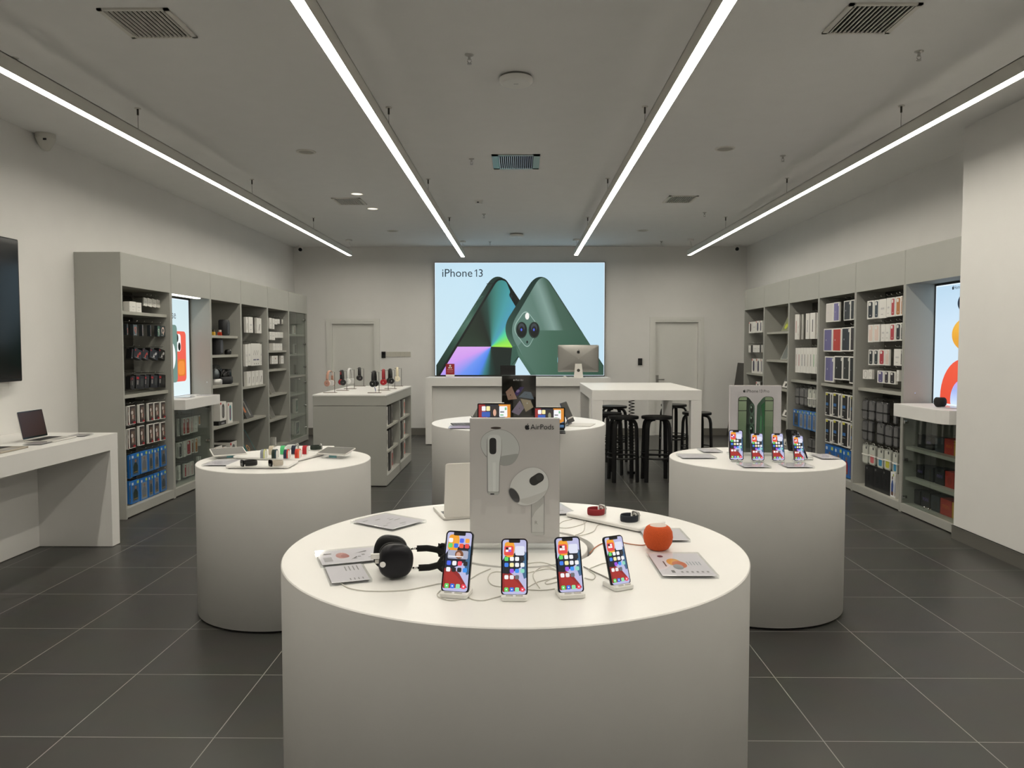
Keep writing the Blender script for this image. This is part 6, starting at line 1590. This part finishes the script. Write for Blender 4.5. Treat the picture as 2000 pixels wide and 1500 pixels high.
# ------------------------------------------------------------------ middle table
def tablet_kb(lb, p, rz, w, h, kb, lit, lean=22, pencil=True, case='#15161a'):
    """tablet on a folio keyboard; screen faces -y, keyboard lies towards -y"""
    t = thing('tablet', lb, 'tablet', p, rz, 'tablets with keyboards')
    R = Matrix.Translation((0, .01, .022)) @ Matrix.Rotation(-math.radians(lean), 4, 'X'); fr = (Vector(), Vector((1, 0, 0)), Vector((0, 0, 1)), Vector((0, -1, 0)))
    km = paint(kb, .6)
    M().prism(rrect(-w / 2, -h * .92, w / 2, .02, .006), .0005, .007, km, chamfer=.001).build('keyboard_base', t)
    q = M()
    for r in range(4):
        for c in range(12): q.box(-w * .46 + c * w * .0775, -h * .88 + r * h * .15, .007, -w * .46 + c * w * .0775 + w * .066, -h * .88 + r * h * .15 + h * .12, .0082, paint('#2a2a2c') if kb[1] in '01234' else paint('#d9d7d2'))
    q.build('keys', t)
    q = M(); q.T = R; q.prism(rrect(-w / 2, 0, w / 2, h, .009), -.006, 0, paint(case, .4), fr, .001); q.build('body', t)
    q = M(); q.T = Matrix.Translation((0, .02, .006)) @ Matrix.Rotation(-math.radians(lean - 8), 4, 'X'); q.box(-w * .3, .004, 0, w * .3, .008, h * .45, km); q.T = Matrix.Translation((0, h * .30, .006)) @ Matrix.Rotation(math.radians(32), 4, 'X'); q.box(-w * .48, -.002, 0, w * .48, .002, h * .4, km); q.build('folio_back', t)
    q = M(); q.T = R; q.prism(rrect(-w / 2 + .002, .002, w / 2 - .002, h - .002, .008), 0, .0005, BLACKG, fr)
    a = Art(q, (-w / 2 + .010, -.0005, .010), (1, 0, 0), (0, 0, 1), .00005); W, H_ = w - .02, h - .02
    if lit:
        a.rect(0, 0, W, H_, G('wall_navy', '#0d1326')); a.poly([(0, 0), (0, H_), (W * .2, H_), (W * .26, H_ * .45), (W * .16, 0)], G('wall_red', '#8e2020')); a.poly([(W * .16, 0), (W * .26, H_ * .42), (W * .4, H_ * .2), (W * .42, 0)], G('wall_lilac', '#bcbce0'))
        a.poly([(W * .62, H_), (W, H_), (W, H_ * .3), (W * .88, H_ * .1), (W * .82, H_ * .5)], G('wall_orange2', '#d98a2a')); a.poly([(W * .84, 0), (W * .9, H_ * .25), (W, H_ * .32), (W, 0)], G('wall_teal', '#3f6488'))
        for k, (x0, y0_, x1, y1_, m_) in enumerate(((.10, .70, .22, .92, ICON[1]), (.24, .70, .36, .92, ICON[5]), (.10, .42, .36, .66, G('cal_blue', '#2f58b0')), (.39, .42, .62, .92, G('photo_dark', '#241c1c')), (.65, .42, .90, .92, ICON[1]))): a.rect(W * x0, H_ * y0_, W * x1, H_ * y1_, m_, .006, False)
        a.lay(); a.ell(W * .505, H_ * .62, W * .05, H_ * .16, G('skin', '#d8a58c') if 'left' in lb else G('dusk', '#8a8c70')); a.rect(W * .68, H_ * .62, W * .8, H_ * .68, ICON[14], 0, False); a.rect(W * .82, H_ * .74, W * .88, H_ * .86, G('leaf', '#7cc08a'), 0, False); a.rect(W * .68, H_ * .48, W * .78, H_ * .54, G('leaf', '#7cc08a'), 0, False)
        for k, m_ in enumerate((15, 10, 1, 10, 12, 14)): a.ell(W * (.14 + .135 * k), H_ * .30, W * .03, W * .03, ICON[m_], step=False, n=14)
    else: a.rect(0, 0, W, H_, mat('screen_off', '#060607', rough=.12))
    q.build('screen', t)
    if pencil:
        q = M(); q.T = R; q.tube([(-w * .32, .003, h + .0045), (w * .28, .003, h + .0045)], .0042, PWHITE, 10); q.build('stylus', t)
    return t


tablet_kb('lit tablet left of the dark sign, a face in its widget', at(964, 846, z=TZ) + Vector((0, .22, .0004)), .03, .282, .205, '#141416', True)
tablet_kb('lit tablet right of the dark sign, a sunset in its widget', at(1074, 846, z=TZ) + Vector((0, .11, .0004)), -.04, .252, .180, '#141416', True)
tablet_kb('tablet seen edge on facing left on the middle table', Vector((-.43, 6.66, TZ + .0004)), -1.35, .25, .18, '#232325', False, 30)
tablet_kb('tablet with white keyboard facing right on the middle table', Vector((.455, 6.66, TZ + .0004)), 1.30, .25, .19, '#dcdad6', False, 24, False, '#2c4464')
plate('acrylic plate with lilac print at left of middle table', [T0(874, 838), T0(930, 838), T0(934, 833), T0(880, 833)], ins='#c9b8dc', group=PG)

# ------------------------------------------------------------------ left desk
DZ = .8834
laptop('open laptop with dark red screen on the left wall desk', Vector((-3.515, 5.515, DZ)), PI / 2 + .03, .304, .212, 101, ALUL, mat('screen_red', '#3a1608', rough=.15))
laptop('laptop cut off by the left edge of the photo', Vector((-3.50, 4.93, DZ)), PI / 2 + .05, .304, .212, 108, mat('gold_shell', '#a89f90', rough=.35, metal=.5), mat('screen_red2', '#3a1208', rough=.15))
for lb, u, v, rz in (('acrylic plate at far end of left wall desk', 158, 851, .1), ('acrylic plate between the laptops on left wall desk', 74, 867, .1)):
    p = at(u, v, z=DZ); t = thing('acrylic_price_plate', lb, 'price sign', p, PI / 2 + rz, PG)
    M().box(-.08, -.06, 0, .08, .06, .010, ACRYL).build('acrylic_block', t); M().box(-.074, -.054, .006, .074, .054, .007, paint('#b9b4b8', .4)).build('printed_insert', t)

# ------------------------------------------------------------------ things on the counter and the island
CZ = 1.0664
p = at(1129, 737, z=CZ); t = thing('desktop_computer', 'silver all-in-one computer seen from behind on white counter', 'computer', Vector((p.x, 12.36, CZ)))
fr = (Vector(), Vector((1, 0, 0)), Vector((0, 0, 1)), Vector((0, -1, 0)))
w, z0, z1 = .655, .085, .520
IMAC = mat('imac_back', '#a3a19c', rough=.35, metal=.55)
q = M(); n = 24
pr = rrect(-w / 2, z0, w / 2, z1, .02)
cx_, cz_ = 0, (z0 + z1) / 2
rings = [(1.0, 0.012), (1.0, .020), (.95, .0265), (.88, .033), (.75, .041), (.6, .047), (.3, .052), (.02, .054)]
vs = []
for k, d_ in rings:
    for x_, z_ in pr:
        g_ = math.atan2((z_ - cz_) / (z1 - z0), x_ / w); e_ = 1 - k; vs.append(((x_ * (1 - e_) + math.cos(g_) * w * .5 * e_) * k, -d_, cz_ + ((z_ - cz_) * (1 - e_) + math.sin(g_) * (z1 - z0) * .5 * e_) * k))
N = len(pr)
q.add(vs, [(a_ * N + i, a_ * N + (i + 1) % N, (a_ + 1) * N + (i + 1) % N, (a_ + 1) * N + i) for a_ in range(len(rings) - 1) for i in range(N)], IMAC, True)
q.prism(pr, -.004, .012, ALUL, fr); q.build('display_housing', t)
M().prism(rrect(-w / 2 + .004, z0 + .004, w / 2 - .004, z1 - .004, .018), -.006, -.0042, BLACKG, fr).build('screen', t)
q = M(); a = Art(q, (0, -.0535, 0), (1, 0, 0), (0, 0, 1), .0008); a.apple(0, z1 - .11, .066, BLACK); q.build('logo', t)
q = M(); a = Art(q, (0, -.030, 0), (1, 0, 0), (0, 0, 1), .002)
for k in range(7): a.rect(-.25 + k * .018, z0 + .032, -.238 + k * .018, z0 + .038, GINK)
q.build('port_marks', t)
q = M(); q.add([(x_, y_, z_) for z_, ww, y_ in ((.004, .074, -.085), (.22, .052, -.058)) for x_, y_ in ((-ww, y_), (ww, y_), (ww, y_ + .006), (-ww, y_ + .006))], [(0, 1, 5, 4), (1, 2, 6, 5), (2, 3, 7, 6), (3, 0, 4, 7), (4, 5, 6, 7), (3, 2, 1, 0)], mat('imac_stand', '#d9d6d0', rough=.4, metal=.3))
q.box(-.074, -.09, 0, .074, .1, .006, mat('imac_stand', '#d9d6d0')); q.build('stand', t)
q = M(); q.T = Matrix.Translation((0, -.0752, .115)) @ Matrix.Rotation(PI / 2 - .12, 4, 'X'); q.cyl(.025, -.004, .001, DARKMET, 20); q.build('cable_opening', t)
p = at(1101, 736, z=CZ); t = thing('computer_mouse', 'white computer mouse on counter left of the computer', 'mouse', Vector((p.x, 12.28, CZ)))
q = M(); q.ball((0, 0, .004), .03, .055, .022, PWHITE, 20, 8, 0.); q.build('shell', t); M().box(-.026, -.048, 0, .026, .048, .005, ALUL).build('foot', t)
t = thing('counter_sign', 'small red sign on the left of the white counter', 'sign', Vector((at(879, 735, y=12.45).x, 12.45, CZ)))
M().box(-.068, 0, .042, .072, .012, .215, C_('#9a1c26')).build('red_card', t)
q = M(); a = Art(q, (-.068, -.0002, .042), (1, 0, 0), (0, 0, 1), .0006); wm = CARD
a.ell(.07, .142, .016, .016, wm); a.poly([(.052, .108), (.064, .100), (.058, .124)], wm); a.poly([(.088, .108), (.076, .100), (.082, .124)], wm); a.ell(.054, .110, .012, .012, wm); a.ell(.086, .110, .012, .012, wm)
a.rect(.025, .072, .115, .082, paint('#d9a0a0')); a.rect(.02, .045, .12, .050, paint('#c98a8a')); a.rect(.03, .034, .11, .038, paint('#c98a8a')); q.build('print', t)
M().box(-.072, -.03, .0, .076, .035, .008, ACRYL).box(-.068, .0, .008, .072, .012, .042, PWHITE).build('base', t)
t = thing('payment_screen', 'small black screen on the counter behind the tablet sign', 'screen', Vector((at(992, 735, y=12.4).x, 12.40, CZ)))
q = M(); q.prism(rrect(-.122, .035, .122, .192, .006), 0, .018, BLACK, fr, .002); q.build('screen_case', t); M().box(-.05, -.04, 0, .05, .06, .008, BLACK).box(-.015, .001, .008, .015, .02, .06, BLACK).build('foot', t)

IZ_ = IZ + .0004
HP = ((645, 724, 754.5, 767, '#c99a86', '#d8d4d2', '#b58a7c', 'rose gold and white', -.3), (669, 722.5, 752.5, 762.8, '#151516', '#a3222a', '#1b1b1c', 'black and red', .42), (684, 719.5, 750, 759.5, '#d8d8d6', '#d8d8d6', '#e0e0de', 'white', -.25), (703, 717.5, 743.5, 754.3, '#141415', '#141415', '#1a1a1b', 'black', .3),
      (731.5, 724, 755.5, 767.5, '#101011', '#101011', '#161617', 'black', -.1), (750, 721, 752, 762.3, '#8f1520', '#8f1520', '#a01824', 'red', .1), (763, 720, 749.5, 759.3, '#121213', '#121213', '#1a1a1b', 'black', .4), (776.5, 717.2, 745, 754.3, '#d5cbb0', '#d5cbb0', '#ded6c0', 'cream', .2))
WH = ('nearest left', 'second from left', 'third from left', 'back left', 'front right, with a blue cable', 'right', 'behind the red one at right', 'back right')
for i, ((u, vt, vb, vbase, c1, c2, c3, nm, rz), wh) in enumerate(zip(HP, WH)):
    p = at(u, vbase, z=IZ) + Vector((0, 0, .0004)); zt = at(u, vt, y=p.y).z - IZ; zb = at(u, vb, y=p.y).z - IZ
    t = thing('headphone_stand', 'thin metal stand carrying the %s headphones, %s' % (nm, wh), 'stand', p, 0, 'headphone stands')
    M().box(-.075, -.03, 0, .075, .03, .005, mat('bronze_base', '#7a6a5e', rough=.4, metal=.6)).build('base', t)
    q = M()
    for e in (.052,): q.tube([(e, 0, .005), (e, 0, zt - .016), (0, 0, zt - .018), (-.04, 0, zt - .018)], .003, DARKMET, 8)
    q.build('post', t)
    t = thing('headphones', '%s headphones on the island, %s' % (nm, wh), 'headphones', p + Vector((-.004, 0, zb)), rz, 'headphones on the island')
    H_ = zt - zb; b1 = mat('hp_' + c1, c1, rough=.35); b2 = mat('hp_' + c2, c2, rough=.35); b3 = mat('hp_' + c3, c3, rough=.3)
    r = .055; cr = .037
    arch = [(0, -r * math.cos(PI * k / 20), cr + .03 + (H_ - cr - .033) * math.sin(PI * k / 20) ** .7) for k in range(21)]
    q = M(); q.tube(arch, 0, b1, 8, flat=(.017, .006), upv=(1, 0, 0)); q.build('headband', t)
    q = M(); q.tube([(0, y_ * .93, z_ - .007) for _, y_, z_ in arch[3:-3]], 0, b2, 8, flat=(.015, .004), upv=(1, 0, 0)); q.build('band_pad', t)
    for e in (-1, 1):
        q = M(); q.T = Matrix.Translation((0, e * .052, cr)) @ Matrix.Rotation(e * -PI / 2 + .0, 4, 'X') @ Matrix.Rotation(0, 4, 'Z')
        q.cyl(cr, 0, .016, b3, 28, ch=.006); cup = q.build('ear_cup', t)
        q = M(); q.T = Matrix.Translation((0, e * .052, cr)) @ Matrix.Rotation(e * -PI / 2, 4, 'X'); q.cyl(cr * .95, -.016, .0005, b2, 28, ch=.006); q.build('ear_pad', cup)
        q = M(); q.T = Matrix.Translation((0, e * .052, cr)) @ Matrix.Rotation(e * -PI / 2, 4, 'X'); q.cyl(cr * .14, .016, .0168, CHROME if c1 != '#8f1520' else CARD, 16); q.build('badge', cup)
        q = M(); q.box(-.009, e * (r - .004), cr * 1.8, .009, e * (r + .006), cr * 1.8 + .016, b1 if i not in (0, 2, 5) else CHROME); q.build('hinge_band', t)
    if i == 4:
        o = M().tube([(0, 0, 0), (.004, 0, -.02), (.012, 0, -.045), (.010, 0, -.062)], .004, C_('#2a4a8a'), 8).build('headphone_cable'); o.location = p + Vector((.006, -.02, zb + .0)); tag(o, 'short blue cable dangling from front right black headphones', 'cable')
